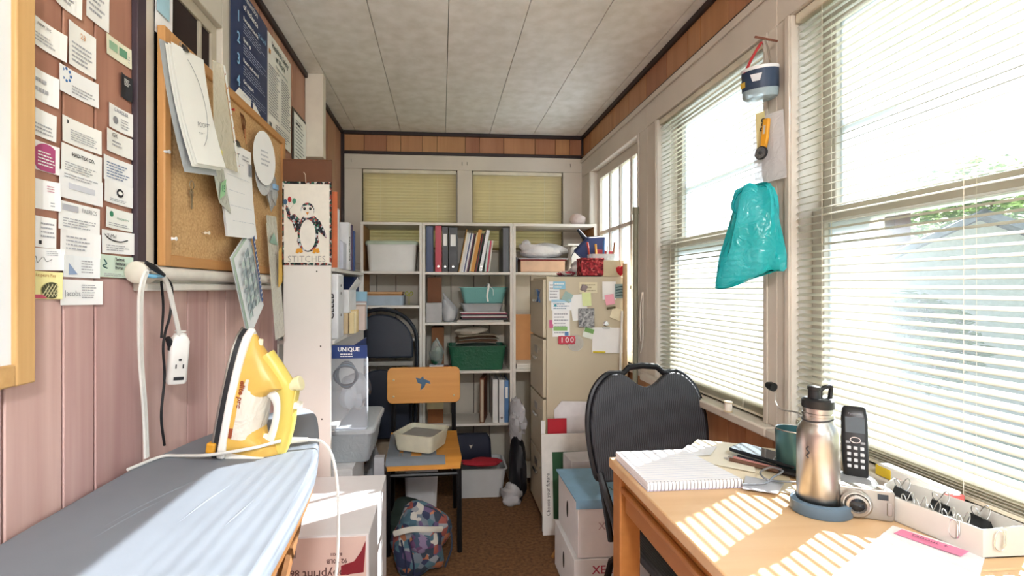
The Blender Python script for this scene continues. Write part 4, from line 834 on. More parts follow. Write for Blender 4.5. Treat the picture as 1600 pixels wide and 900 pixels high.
# ================================================================== WOODEN SCHOOL CHAIR
t = thing('school_chair', 'wooden school chair with black steel legs and grey-blue tape on seat', 'chair', (-.09, 2.57, 0), (0, 0, math.radians(2)))
ply = M('d39443', .4, scale=7, kind='wood', axis='x', h2='b9782c'); BS = M('161618', .4, .3)
def rr(w, h, r, n=5):
    return [(sx * (w / 2 - r) + r * math.cos(math.radians(a0 + 90 * k / n)), sy * (h / 2 - r) + r * math.sin(math.radians(a0 + 90 * k / n))) for sx, sy, a0 in ((1, 1, 0), (-1, 1, 90), (-1, -1, 180), (1, -1, 270)) for k in range(n + 1)]
# seat: curved ply
sv = MB(); N = 12
for zoff in (0, .012):
    for j in range(N + 1):
        y = -.24 + .42 * j / N; k = j / N; zz = .436 + .02 * (k - .35) ** 2 * 2 - (.035 * ((.14 - k) / .14) ** 2 if k < .14 else 0) + zoff
        for x in (-.178, .178): sv.v.append(Vector((x * (1 - .05 * (k < .05)), y, zz)))
n2 = 2 * (N + 1)
for j in range(N):
    a = 2 * j; sv.f += [(n2 + a, n2 + a + 1, n2 + a + 3, n2 + a + 2), (a, a + 2, a + 3, a + 1), (a, n2 + a, n2 + a + 2, a + 2), (a + 1, a + 3, n2 + a + 3, n2 + a + 1)]
sv.f += [(0, 1, n2 + 1, n2), (2 * N, n2 + 2 * N, n2 + 2 * N + 1, 2 * N + 1)]
seat = obj('seat', sv, ply, t, smooth=True)
tape = M('7d848c', .6, var=.05)
for x0, x1, y0, y1 in ((-.177, -.118, -.2, .15), (-.1, -.06, -.2, .15), (-.012, .06, -.2, .15), (-.177, .1, -.234, -.175), (-.117, -.102, -.174, -.12)):
    mb = MB(); zt = []
    for j in range(13):
        y = y0 + (y1 - y0) * j / 12; k = (y + .24) / .42; zz = .4498 + .02 * (k - .35) ** 2 * 2 - (.035 * ((.14 - k) / .14) ** 2 if k < .14 else 0); zt.append((y, zz))
    mb.v = [Vector((x, y, z_)) for y, z_ in zt for x in (x0, x1)]; mb.f = [(2 * j, 2 * j + 1, 2 * j + 3, 2 * j + 2) for j in range(12)]
    obj('tape_strip', mb, tape, seat)
bk = obj('backrest', MB().prism(rr(.40, .195, .03), -.006, .006), ply, t, (.0, .205, .715), (PI / 2 - .12, 0, 0), bevel=.003)
patch(bk, [(-.045, .04), (-.02, .035), (-.005, .048), (.0, .032), (.03, .022), (.036, .004), (.012, .012), (.002, -.012), (-.02, -.03), (-.014, .004), (-.034, .012)], M('4d6b86', .7), .0068, 'tape_star')
for x, y in ((-.165, .03), (-.165, -.06), (.165, -.06)): obj('rivet', MB().lathe([(.006, 0), (.005, .002), (.001, .003)], 10), M('c8b890', .3, .8), bk, (x, y, .006))
for s in (-1, 1):
    obj('front_leg', MB().tube([(s * .165, -.2, .43), (s * .168, -.21, .002)], .0125, 8), BS, t, smooth=True)
    obj('back_leg', MB().tube([(s * .165, .246, .79), (s * .165, .2, .5), (s * .168, .2, .3), (s * .175, .27, .002)], .0125, 8), BS, t, smooth=True)
    obj('side_rail', MB().tube([(s * .165, -.2, .415), (s * .165, .19, .42)], .011, 8), BS, t, smooth=True)
obj('front_rail', MB().tube([(-.165, -.2, .37), (.165, -.2, .37)], .011, 8), BS, t, smooth=True); obj('rear_rail', MB().tube([(-.165, .19, .4), (.165, .19, .4)], .009, 8), BS, t, smooth=True)
t = thing('lidded_tub', 'square cream plastic tub standing on the school chair seat', 'tub', (-.10, 2.52, .458), (0, 0, math.radians(-24)))
obj('tub', MB().tub(.19, .19, .215, .215, .078, .004, .006), M('eae6cf', .4, trans=.2), t, smooth=True); obj('tub_contents', box(-.09, .09, -.09, .09, .01, .066), M('8c8b86', .8), t, bevel=.01)
obj('lid_rim', MB().tub(.218, .218, .226, .226, .012, .006), M('ece9d6', .4), t, (0, 0, .079), smooth=True) if 0 else None
# ================================================================== BOOKCASES
PW = M('ddd8cf', .5, var=.03, scale=4); PB = M('a4764a', .6, scale=6, kind='wood', h2='8a5d34')
KY0, KY1, KZ = 3.16, 3.44, 1.663
def bookcase(lab, x0, x1, shelves, zt=KZ, raw=(0, 0)):
    cx = (x0 + x1) / 2; hw = (x1 - x0) / 2; t = thing('bookcase', lab, 'bookcase', (cx, KY0, 0)); d = KY1 - KY0
    for i, s in enumerate((-1, 1)):
        a, b = (-hw, -hw + .017) if s < 0 else (hw - .017, hw)
        sp = obj('side_panel', box(a, b, .0015, d, 0, zt - .018), PB if raw[i] else PW, t, bevel=.001)
        obj('edge_strip', box(a, b, -.001, .0014, 0, zt - .018), PW, sp)
    obj('top_board', box(-hw, hw, 0, d, zt - .018, zt), PW, t, bevel=.002)
    for z in shelves: obj('shelf_board', box(-hw + .017, hw - .017, 0, d - .01, z - .016, z), PW, t, bevel=.001)
    return t
bookcase('narrow white bookcase holding the white lidded tub, left of the binders', -.503, -.122, (1.355, 1.14, .935, .10), raw=(1, 1))
bookcase('white bookcase with coloured ring binders on its top shelf', -.120, .452, (1.351, 1.032, .725, .390), raw=(0, 0))
bookcase('white bookcase partly hidden behind the filing cabinet', .4545, 1.0, (1.351, .73, .05), raw=(1, 1))
KF = KY0 + .004
def BX(x, y, Y=KF): return onY(x, y, Y)
E1, E2, E3, E4 = 1.3515, 1.0325, .7255, .3905
# white tub with green lid
storage_box('lidded_tub', 'white storage tub with pale green lid in the narrow bookcase', 'tub', (-.315, 3.31, 1.356), .315, .24, .165, 'e4e4e0', 'b9c8b4', 1, taper=.93, rim=.012)
t = thing('file_tray', 'blue-grey tray of brown file cards in the narrow bookcase', 'tray', (-.36, 3.28, 1.141)); obj('tray', MB().tub(.24, .2, .245, .205, .062, .004), M('a9b9c6', .6), t)
for k in range(6): solo('file_card', box(-.11, .11, -.088, .088, 0, .0125), M(('c89b6e', 'b98a5c', 'd2a87c')[k % 3], .8), ('bottom', 'second from bottom', 'third from bottom', 'third from top', 'second from top', 'topmost')[k] + ' brown file folder stacked in the blue-grey tray', 'file folder', (-.362 + .004 * (k % 2), 3.28, 1.146 + .0135 * k + (.052 if 0 else 0)), group='brown file folders in the tray', bevel=.002)
t = thing('yellow_bow', 'yellow-green ribbon bow beside the file tray', 'bow', (-.208, 3.235, 1.141))
yb = M('c9cc3a', .6); obj('tail', MB().tube([(0, 0, .002), (0, 0, .06)], .006, 6, flat=.4), yb, t)
for s in (-1, 1): obj('loop', MB().tube(bez([(0, 0, .06), (s * .012, 0, .085), (s * .024, 0, .075), (s * .012, 0, .06), (0, 0, .058)], 4), .005, 6, flat=.5), yb, t, smooth=True)
solo('paper_roll', MB().tube([(-.09, 0, 0), (.09, 0, 0)], .022, 14), M('e9e8e6', .7), 'rolled white paper lying behind the folded navy chair', 'paper roll', (-.40, 3.22, .9575 + .0), smooth=True) if 0 else None
solo('white_packet', box(-.09, .06, -.06, .06, 0, .09), M('e2e2e2', .7), 'white paper packet on shelf behind the folded navy chair', 'packet', (-.39, 3.26, .936), bevel=.008)
solo('lower_carton', box(-.14, .1, -.1, .1, 0, .5), M('b9a68e', .8), 'plain brown carton low in the narrow bookcase', 'carton', (-.33, 3.3, .101), bevel=.003)
# ---- binders on top shelf
def binder(x0, x1, z, h, hx, lab, label=False, lean=0.0, d=.22, ring=True, y=KF + .004, group=None, cat='binder', name='ring_binder'):
    w = x1 - x0; t = thing(name, lab, cat, ((x0 + x1) / 2, y, z), (0, lean, 0), group); m = M(hx, .4, var=.04)
    obj('cover', MB().bb(-w / 2, w / 2, 0, .003, 0, h).bb(-w / 2, -w / 2 + .003, .003, d, 0, h).bb(w / 2 - .003, w / 2, .003, d, 0, h), m, t, bevel=.001)
    obj('pages', box(-w / 2 + .004, w / 2 - .004, .02, d - .008, .006, h - .012), M('e8e4da', .9), t)
    if label: obj('spine_label', box(-w * .3, w * .3, -.0012, 0, h * .58, h * .84), WHITE, t)
    if ring: obj('finger_ring', MB().lathe([(.007, 0), (.008, .001), (.006, .0015)], 12), CHROME, t, (0, -.0002, h * .12), (PI / 2, 0, 0))
    return t
P = lambda x: BX(x, 400).x
binder(P(666), P(676.5), E1, .29, '2c3c62', 'navy blue ring binder at the end of the top shelf', ring=False)
binder(P(680), P(690), E1, .292, 'b8273c', 'red ring binder on the top shelf')
binder(P(691), P(700), E1, .286, '2c2d32', 'black ring binder with white label next to the red binder', True)
binder(P(701), P(715), E1, .282, '202126', 'wide black ring binder with white label next to the leaning folders', True)
lean = math.radians(11)
fl = [('b98a3c', .005, .275, 'ochre cardboard folder leaning on the wide black binder'), ('e6e2d8', .012, .255, 'cream leaning folder next to the ochre folder'), ('d8dade', .006, .25, 'pale grey leaning booklet after the cream folder'), ('f0f0ee', .006, .25, 'thin white booklet leaning on the blue booklet'), ('3a4a78', .007, .25, 'thin blue booklet leaning among the folders'),
      ('e9e8e4', .010, .25, 'thick white leaning booklet between the blue and plum booklets'), ('6a3a52', .007, .247, 'plum booklet leaning among the folders'), ('26262c', .008, .245, 'black booklet leaning among the folders'), ('d9c9a4', .008, .255, 'buff leaning folder next to the black booklet'), ('cf9448', .022, .272, 'orange-tan leaning accordion folder'),
      ('3a2f2a', .006, .25, 'dark brown booklet leaning after the accordion folder'), ('8a2f36', .005, .245, 'dark red booklet leaning among the folders'), ('2f4a44', .005, .25, 'dark green booklet leaning on the white binder')]
x = P(716) + .001
for hx, w, h, lab in fl:
    upright_t = thing('leaning_folder', lab, 'folder', (x, KF + .1, E1 + w * math.sin(lean)), (0, lean, 0), 'folders leaning on the top shelf')
    obj('cover', MB().bb(0, .0012, -.1, .1, 0, h).bb(w - .0012, w, -.1, .1, 0, h).bb(.0012, w - .0012, -.1, -.0985, 0, h), M(hx, .6, var=.05), upright_t); obj('pages', box(.0014, w - .0014, -.097, .095, .002, h - .005), M('e6e0d2', .9), upright_t)
    x += w / math.cos(lean) + .0008
binder(x + .01, x + .031, E1 + .004, .268, 'e9eaec', 'white ring binder leaning next to the folders', lean=lean); x += .046
for hx, w, lab in (('cfe2dc', .012, 'pale teal leaning booklet beyond the white binder'), ('c84f66', .01, 'pink leaning magazine next to the grey binder'), ('d8d4cc', .009, 'pale grey leaning magazine next to the grey binder')):
    tt = thing('leaning_folder', lab, 'folder', (x, KF + .1, E1 + .003), (0, math.radians(7), 0), 'folders leaning on the top shelf'); obj('cover', box(0, w, -.1, .1, 0, .2), M(hx, .6), tt, bevel=.001); x += w + .001
binder(P(786), P(795), E1, .285, '54565c', 'grey ring binder standing at the end of the leaning folders', ring=False)
# ---- second shelf
t = thing('magazine_file', 'brown magazine file with grey front on the second shelf', 'magazine file', (P(676) + .009, KF + .11, E2)); obj('tall_back', MB().bb(-.042, .048, -.09, .1, .125, .285), M('6e4429', .7), t, bevel=.002); obj('front', MB().bb(-.05, .05, -.1, .1, 0, .124), M('b3b2b2', .7), t, bevel=.002)
t = thing('stuffing_bag', 'clear bag of white stuffing slumped on the second shelf', 'bag', (P(703), KF + .06, E2)); 
def neck(q, d):
    if q.z > 0: k = 1 - .75 * min(1, q.z / .12); q.x = q.x * k - .045 * min(1, q.z / .12); q.y *= k
    return q
obj('bag', MB().blob(.05, .045, .095, 16, 14, .1, 51, cz=.078, flat0=True, fn=neck), clear('e4e6ea', .4, .15), t, smooth=True); obj('stuffing', MB().blob(.034, .03, .035, 12, 10, .12, 52, cz=.042), M('e9e7e2', .9), t, smooth=True)
x0, x1 = P(716), P(798)
zz = E2
for k, (hx, h, dx) in enumerate((('c9c6c0', .012, -.06), ('2a2a30', .012, .0), ('6a2f3c', .008, .01), ('e2e0dc', .006, 0), ('3a3a48', .01, .006), ('a83c50', .006, -.004), ('dcdcd8', .007, -.02))):
    solo('magazine', box((x0 - x1) / 2 + .02, (x1 - x0) / 2 - .02, -.1, .1, 0, h), M(hx, .5, var=.1), ('pale board', 'black magazine', 'plum magazine', 'white magazine', 'dark blue magazine', 'red magazine', 'topmost white magazine')[k] + ' in the pile under the teal tub', 'magazine', ((x0 + x1) / 2 + dx * .4, KF + .115 - (.012 if k == 0 else 0), zz), (0, 0, .02 * (k % 3 - 1)), 'magazines under the teal tub', bevel=.001); zz += h + .0006
storage_box('clear_tub', 'shallow clear tub between teal tub and magazine pile', 'tub', ((x0 + x1) / 2 - .01, KF + .12, zz), .27, .19, .048, 'cfd3d6', None, .6); zz += .055
t = storage_box('teal_tub', 'translucent teal tub with folded cloth and white ribbon', 'tub', ((x0 + x1) / 2 - .002, KF + .12, zz), .295, .2, .098, '8fd0cc', None, .55, taper=.84)
obj('folded_cloth', MB().shell([(.2, .12, .006), (.23, .14, .03), (.235, .145, .065), (.2, .12, .075)], cr=.15), M('dfe6e6', .9, var=.1, scale=30), t, (-.01, 0, 0), smooth=True); obj('ribbon', MB().tube(bez([(.02, .02, .105), (.03, -.06, .125), (.03, -.108, .11), (.02, -.106, .05), (.025, -.1, .01)]), .006, 6, flat=.3), WHITE, t, smooth=True); obj('ribbon', MB().tube(bez([(.03, -.1, .108), (.055, -.11, .09), (.06, -.106, .05)]), .005, 6, flat=.3), WHITE, t, smooth=True)
# ---- third shelf
solo('brown_box', box(-.04, .04, -.07, .07, 0, .27), M('7a5132', .8, var=.08), 'tall brown cardboard box behind the green yarn bag', 'box', (P(684), KF + .16, E3), bevel=.002)
t = thing('yarn_bag', 'clear bag of dark green yarn on white card', 'bag', (P(682), KF + .045, E3 + .0345)); obj('yarn', MB().blob(.04, .028, .05, 14, 10, .12, 61, cz=.055), M('1f5a40', .9, bump=.6, scale=70), t, smooth=True); obj('bag', MB().blob(.047, .034, .085, 14, 12, .12, 62, cz=.08, fn=lambda q, d: Vector((q.x * (1 - .5 * max(0, q.z) / .085), q.y, q.z))), clear('dfe6e2', .25, .12), t, smooth=True)
solo('white_card_box', box(-.045, .045, -.035, .035, 0, .02), M('e9e7ec', .6), 'small white card box under the yarn bag', 'box', (P(682), KF + .045, E3 + .0135), bevel=.002); solo('red_book', box(-.065, .07, -.04, .1, 0, .013), M('9a2438', .5), 'flat dark red book at bottom of the yarn pile', 'book', (P(684), KF + .05, E3), bevel=.0015)
t = storage_box('green_tub', 'dark green translucent tub heaped with papers', 'tub', (P(748) - .006, KF + .12, E3), .37, .21, .15, '2f6a50', None, .82, taper=.88)
for k in range(5): solo('paper_bundle', MB().sheet(.26, .17, 6, 3, lambda u, v, k=k: .012 * math.sin(2.6 * u) + .004), M(('d8d0c0', 'b98a6a', 'e2ddd0', '8a6a50', 'd9cbb4')[k], .8), ('cream', 'tan', 'white', 'brown', 'buff')[k] + ' pattern papers heaped in the dark green tub', 'papers', (P(748) - .008 + .008 * (k % 3), KF + .12, E3 + .16 + .011 * k), (0, 0, .05 * k - .1), 'papers heaped in the green tub')
solo('tissue_bundle', MB().blob(.1, .06, .024, 16, 8, .15, 71), clear('d8d2c4', .75, .2), 'clear-wrapped tissue bundle on top of the green tub papers', 'bundle', (P(738), KF + .1, E3 + .245), smooth=True)
# ---- fourth shelf
solo('brown_card_box', box(-.05, .05, -.06, .06, 0, .088), M('8a5630', .8), 'small brown card box on the fourth shelf', 'box', (P(679) + .005, KF + .08, E4), bevel=.002); solo('cream_card_box', box(-.052, .052, -.06, .06, 0, .05), M('d8caa0', .8), 'cream card box stacked on small brown box', 'box', (P(679) + .005, KF + .08, E4 + .0885), bevel=.002)
t = thing('brown_binder', 'dark brown binder standing askew on the fourth shelf', 'binder', (P(755), KF + .1, E4), (0, 0, -.2)); obj('cover', MB().bb(-.002, .026, -.1, .1, 0, .285), M('6a3820', .6), t, bevel=.002); obj('pages', box(.003, .022, -.101, -.096, .008, .275), M('c8b8a0', .9), t)
binder(P(770), P(778), E4, .275, 'e2e2e0', 'white ring binder next to the dark brown binder', ring=False); binder(P(780), P(788), E4, .272, 'dcdcdc', 'white ring binder next to the blue binder')
binder(P(788.5), P(795), E4, .268, '5a83b4', 'blue ring binder with white spine label on the fourth shelf', True, ring=False)
# ---- below: grey tub with navy bag and red cloth
t = storage_box('grey_tub', 'grey plastic tub under the bookcase holding navy bag', 'tub', (.225, 3.08, .0), .32, .26, .17, 'c3c5c6', None, 1, taper=.86)
solo('navy_bag', MB().shell([(.2, .08, 0), (.24, .1, .02), (.23, .09, .13), (.19, .05, .16)], cr=.2), M('151b30', .7), 'navy cloth bag with small white emblem in the grey tub', 'bag', (.19, 3.12, .175), (math.radians(-4), 0, 0), smooth=True); 
b_ = bpy.data.objects['navy_bag']; obj('emblem', MB().prism([(-.012, .01), (0, .006), (.012, .01), (.006, -.002), (0, -.014), (-.006, -.002)], 0, .001), M('b9b4a4', .6), b_, (-.01, -.0525, .095), (PI / 2, 0, 0))
solo('red_cloth', MB().blob(.13, .05, .022, 16, 8, .15, 81), M('a3202e', .85), 'folded red cloth at front of the grey tub', 'cloth', (.24, 3.02, .193), smooth=True)
# ---- right bookcase
t = thing('wrapped_roll', 'white plastic wrapped bundle lying on tan papers', 'bundle', (.675, 3.27, 1.495)); obj('wrapping', MB().blob(.15, .08, .05, 20, 12, .09, 91), clear('f0f0f2', .85, .2), t, smooth=True)
obj('twisted_end', MB().blob(.04, .04, .05, 10, 8, .25, 92, cx=-.12, cz=.02), clear('f0f0f2', .8, .2), t, smooth=True)
t = thing('paper_ream', 'thick stack of peach file folders on the shelf behind the cabinet', 'papers', (.655, 3.27, E1)); obj('stack', box(-.15, .14, -.1, .1, 0, .075), M('e3bfa2', .8), t, bevel=.004); obj('red_folder', box(-.155, .15, -.105, .1, .0755, .083), M('7e2b2e', .7), t, bevel=.002); obj('grey_edge', box(-.16, .16, -.104, .1, .0835, .09), M('c9c9cc', .7), t)
binder(.474, .497 - .012, E1, .095, '3a3c42', 'short dark card box end at the edge of the peach folders', ring=False, cat='box', name='card_box')
t = thing('kitchen_scale', 'white round-dial scale with flat top pan behind the red box', 'scale', (.893, 3.22, E1)); obj('body', MB().frustum(.15, .1, 0, .1, .08, .17), M('ece9e2', .4), t, bevel=.012, seg=3)
obj('dial', MB().lathe([(.062, 0), (.062, .004), (.055, .005)], 28), M('f5f3ec', .3), t, (0, -.052, .085), (PI / 2 - .14, 0, 0)); obj('dial_rim', MB().tube([(.06 * math.cos(q * .25), -.056, .085 + .06 * math.sin(q * .25)) for q in range(25)], .003, 6), M('55585e', .4), t); obj('pan', MB().bb(-.085, .085, -.07, .07, .172, .184), M('efece6', .4), t, bevel=.004)
solo('cardboard_sheet', MB().bb(-.16, .16, -.003, .003, 0, .34), M('c08c5e', .8, var=.06), 'tan cardboard sheet leaning inside the bookcase beside the cabinet', 'cardboard', (.64, 3.36, .731), (-.1, 0, 0))
solo('white_tray_papers', MB().bb(-.12, .13, -.1, .1, 0, .02).bb(-.12, .12, -.09, .1, .0205, .03), M('d9d6ce', .8), 'flat white papers in front of the tan cardboard sheet', 'papers', (.6, 3.27, .7315))
solo('crystal_bag', MB().blob(.05, .04, .045, 14, 10, .2, 95, cz=.04, flat0=True), clear('ecd9d2', .6, .15), 'clear bag with pinkish contents on top of the bookcase', 'bag', (.905, 3.27, KZ + .0), smooth=True)
solo('dark_bag', MB().blob(.05, .1, .2, 16, 14, .14, 97, cz=.165, flat0=True), M('15161c', .55), 'black plastic bag on floor between bookcase and cabinet', 'bag', (.452, 2.95, 0), smooth=True)
solo('white_carrier_bag', MB().blob(.045, .09, .12, 16, 12, .25, 98), clear('e6e6ea', .7, .2), 'white carrier bag lying on top of the black bag', 'bag', (.455, 3.02, .44), smooth=True)
solo('floor_bag', MB().blob(.06, .06, .06, 12, 10, .22, 99, cz=.05, flat0=True), clear('e2e2e6', .6, .2), 'small clear bag on carpet in front of the black bag', 'bag', (.40, 2.86, 0), smooth=True)
# ================================================================== FILING CABINET
CX0, CX1, CY0, CY1, CHt = .54, .985, 2.60, 2.98, 1.31
FM = M('c9bea5', .45, var=.03, scale=3)
fc_ = thing('filing_cabinet', 'beige steel four-drawer filing cabinet covered with notes on its side', 'cabinet', ((CX0 + CX1) / 2, (CY0 + CY1) / 2, 0)); hx_, hy_ = (CX1 - CX0) / 2, (CY1 - CY0) / 2
obj('body', box(-hx_ + .012, hx_, -hy_, hy_, 0, CHt), FM, fc_, bevel=.004)
for k in range(4):
    z0 = .03 + k * .319; dr = obj('drawer', box(-hx_ - .006, -hx_ + .0115, -hy_ + .006, hy_ - .006, z0, z0 + .308), FM, fc_, bevel=.003)
    obj('handle', MB().bb(-hx_ - .02, -hx_ - .006, -.05, .05, z0 + .185, z0 + .2), CHROME, dr, bevel=.003); obj('label_holder', MB().bb(-hx_ - .009, -hx_ - .006, -.04, .04, z0 + .22, z0 + .26), STEEL, dr); obj('latch', MB().lathe([(.006, 0), (.006, .008)], 10), CHROME, dr, (-hx_ - .006, -.13, z0 + .25), (0, -PI / 2, 0))
    if k == 3:
        for s in (-1, 1): obj('tape_cross', MB().tube([(-hx_ - .0075, -.12 + .0, z0 + .22 + s * .035), (-hx_ - .0075, -.05, z0 + .22 - s * .035)], .008, 4, flat=.15), M('4f6f9a', .7), dr)
def onC(x, y): return onY(x, y, CY0 - .0015)
def cabpaper(lab, pts, hx, cat='note', roll=0.0, name='paper_note', extra=None, lift=0.0):
    """paper on the cabinet side from its pixel box"""
    a, b = onC(pts[0], pts[1]), onC(pts[2], pts[3]); w, h = b.x - a.x, a.z - b.z
    t = thing(name, lab, cat, ((a.x + b.x) / 2, CY0 - .0012 - lift, (a.z + b.z) / 2), (PI / 2, roll, 0), 'notes on the filing cabinet')
    obj('sheet', MB().sheet(w, h, 3, 3, lambda u, v: .002 + .004 * (1 - v) ** 2), M(hx, .65, var=.02), t)
    if extra: extra(t, w, h)
    return t
def gl(n, m=LNK, x0=-.4, x1=.4, y0=.4, y1=-.4, seed=1): return lambda t, w, h: lines(t, x0 * w, x1 * w, y0 * h, y1 * h, n, m, .0068, seed=seed)
cabpaper('long white printed list with blue heading, at the drawer edge of the cabinet side', (857, 440, 874, 470), 'eef0f2', extra=gl(5))
cabpaper('blue-headed card stuck above the long lists', (864, 440, 883, 452), '8fc4dc', extra=gl(2, WHITE), lift=.003)
def bluecard(t, w, h): patch(t, rect(-.5 * w, .5 * w, .25 * h, .5 * h), M('a8cfe4', .7), .007, 'blue_band'); patch(t, circ(-.3 * w, -.05 * h, .007, 12), M('40a0b0', .6), .0075, 'logo'); gl(4, M('6a86a0', .7))(t, w, h)
cabpaper('white card with blue band and round logo on the cabinet', (861, 468, 892, 485), 'f0f3f5', extra=bluecard, lift=.002)
cabpaper('tall white receipt with green bar under the blue-banded card', (863, 484, 890, 526), 'f2f2f2', extra=lambda t, w, h: (gl(7)(t, w, h), patch(t, rect(-.45 * w, .35 * w, -.28 * h, -.12 * h), M('93c07a', .7), .0075, 'green_bar'), patch(t, rect(.2 * w, .42 * w, -.46 * h, -.32 * h), M('5a86b8', .7), .0075, 'blue_mark')))
cabpaper('small pink sticker at the drawer edge', (858, 500, 864, 512), 'c8638c')
cabpaper('white paper behind the green memo and photo', (892, 460, 917, 500), 'eff0ee', roll=-.12, lift=.001)
cabpaper('pale yellow-green memo slip', (909, 457, 923, 478), 'd9e4a8', lift=.004, roll=-.05)
cabpaper('grey-teal square note hanging as a diamond', (879, 457, 893, 471), '9cb8b4', roll=.5, lift=.004)
cabpaper('cream slip with faint writing under the round magnet', (905, 441, 933, 458), 'ded6b8', extra=gl(3, M('b8ae90', .8)))
def photo(t, w, h):
    patch(t, rect(-.48 * w, .48 * w, -.48 * h, .48 * h), M('4b4c50', .4, var=.5, scale=90, h2='c9c9c9'), .0072, 'photo_print'); obj('leaf_shape', MB().tube(bez([(-.3 * w, -.3 * h, .0075), (-.1 * w, .1 * h, .0075), (.2 * w, .3 * h, .0075)]), .002, 5, flat=.3), M('cfcfcf', .6), t)
cabpaper('black and white photograph held on the cabinet', (903, 482, 928, 511), '5a5b60', 'photo', name='photograph', extra=photo, lift=.005)
cabpaper('green and white leaflet tucked under the black and white photograph', (911, 511, 927, 528), 'e6ebe0', roll=.3, lift=.003, extra=lambda t, w, h: patch(t, rect(-.45 * w, .45 * w, 0, .4 * h), M('7aa662', .7), .0075, 'green_panel'))
cabpaper('white sheet behind pink note and teal picture', (941, 440, 962, 468), 'f0f0ee')
cabpaper('teal and white striped picture card', (960, 444, 979, 466), '8fa6a4', lift=.003, extra=lambda t, w, h: [patch(t, [(-.45 * w, y * h), (0, (y + .08) * h), (.45 * w, y * h), (.45 * w, (y - .08) * h), (0, y * h), (-.45 * w, (y - .08) * h)], M('4a6468', .7), .0075, 'wave') for y in (.3, .1, -.1, -.3)])
cabpaper('pink sticky note with curled corner', (945, 460, 959, 476), 'eaa6b8', roll=-.15, lift=.005)
cabpaper('cream card hanging askew below the teal picture', (954, 482, 976, 500), 'ece2c4', roll=.35, lift=.002)
cabpaper('large white sheet with yellow strip at its foot', (925, 512, 979, 551), 'f1f1f0', roll=.03, lift=.002, extra=lambda t, w, h: patch(t, rect(-.48 * w, -.12 * w, -.5 * h, -.43 * h), M('e8d24a', .7), .0085, 'yellow_strip'))
def n100(t, w, h):
    for k, s in enumerate('100'): patch(t, circ((-.3 + .3 * k) * w, 0, .22 * w, 16, .55 * h), M('c23a4c', .5), .0078 + .0004 * k, 'red_blob'); txt(t, s, (-.3 + .3 * k) * w, 0, h * .95, WHITE, .0105, bold=.0004)
cabpaper('red magnet shaped as the number 100', (872, 525, 898, 537), 'c23a4c', 'magnet', name='number_magnet', extra=n100, lift=.004)
a = onC(899, 536); t = thing('round_pouch', 'round clear plastic pouch taped on cabinet below the red number magnet', 'pouch', (a.x, CY0 - .003, a.z), (PI / 2, 0, 0)); obj('disc', MB().prism(circ(0, 0, .042, 24), 0, .004), clear('e8e4da', .45, .15), t); obj('rim', MB().tube([(.042 * math.cos(q * .26), .042 * math.sin(q * .26), .003) for q in range(24)], .0015, 5, True), clear('f0eee8', .7), t)
a = onC(912, 450); solo('stone_magnet', MB().shell([(.03, .03, 0), (.034, .034, .006), (.026, .028, .012)]), M('8d7f80', .6), 'brown-grey lump magnet on the cream slip', 'magnet', (a.x, CY0 - .001, a.z), (PI / 2, .4, 0), smooth=True)
a = onC(954, 481); solo('bar_magnet', MB().bb(-.024, .024, -.006, .006, 0, .005), M('5a5238', .5), 'olive bar magnet holding the askew cream card', 'magnet', (a.x, CY0 - .008, a.z), (PI / 2, -.15, 0), bevel=.0015)
a = onC(946, 507); t = thing('clip_magnet', 'chrome bulldog magnet clip on the large white sheet', 'magnet', (a.x, CY0 - .008, a.z), (PI / 2, 0, 0)); obj('jaw', MB().bb(-.02, .02, -.02, -.014, 0, .008), CHROME, t, bevel=.001); obj('knob', MB().lathe([(.014, 0), (.015, .006), (.01, .01)], 16, 0, .006), CHROME, t, smooth=True)
# ---- on top of the cabinet
TZ = CHt + .001
t = thing('red_tin', 'red patterned fabric box on top of the filing cabinet', 'box', (.805, 2.655, TZ + .006)); obj('body', box(-.062, .062, -.045, .045, 0, .082), quilt(90, ('8a1c26', 'a83038', '5c141c', 'c85a58', '7a2028')), t, bevel=.003); obj('lid', box(-.064, .064, -.047, .047, .0822, .094), quilt(90, ('8a1c26', 'a83038', '5c141c', 'c85a58', '7a2028')), t, bevel=.003)
solo('dark_folder', box(-.14, .1, -.1, .1, 0, .005), M('2a2326', .6), 'thin dark folder lying under the red fabric box', 'folder', (.755, 2.72, TZ), (0, 0, .05))
solo('cream_tin', box(-.06, .06, -.05, .05, 0, .088), M('cbbf9d', .5), 'cream box next to the red fabric box', 'box', (.918, 2.66, TZ), bevel=.003)
t = thing('red_pompom', 'red heart ornament hanging on green string from cream box', 'ornament', (.952, 2.592, 1.345)); obj('heart', MB().blob(.024, .012, .024, 14, 10, .06, 3, fn=lambda q, d: Vector((q.x, q.y, q.z + abs(q.x) * .5 - .006))), M('c2202e', .7), t, smooth=True); obj('string', MB().tube([(0, 0, .012), (-.003, .006, .05), (-.006, .03, .057)], .0014, 5), M('4f7a4a', .8), t)
t = thing('blue_pouch', 'navy zipped pouch leaning upright on the cabinet clutter', 'pouch', (.875, 2.90, TZ + .17), (.15, .5, .2)); obj('pouch', MB().prism([(-.08, -.06), (.07, -.09), (.09, .03), (.04, .11), (-.05, .05)], -.02, .02).xf(Matrix.Rotation(PI / 2, 4, 'X')), M('2c3a66', .6), t, bevel=.01, seg=3); obj('flap', MB().prism([(-.05, .052), (.04, .112), (.09, .032), (.03, .02)], -.03, -.022).xf(Matrix.Rotation(PI / 2, 4, 'X')), M('1f2a4c', .6), t, bevel=.003); obj('zip', MB().tube([(-.05, -.03, .05), (.04, -.03, .11)], .003, 6), CHROME, t)
t = thing('craft_basket', 'clear caddy of small craft tools behind the cream box', 'caddy', (.905, 2.775, TZ), (0, 0, .0)); obj('caddy', MB().tub(.12, .08, .14, .1, .13, .003), clear('d8dce0', .45, .15), t)
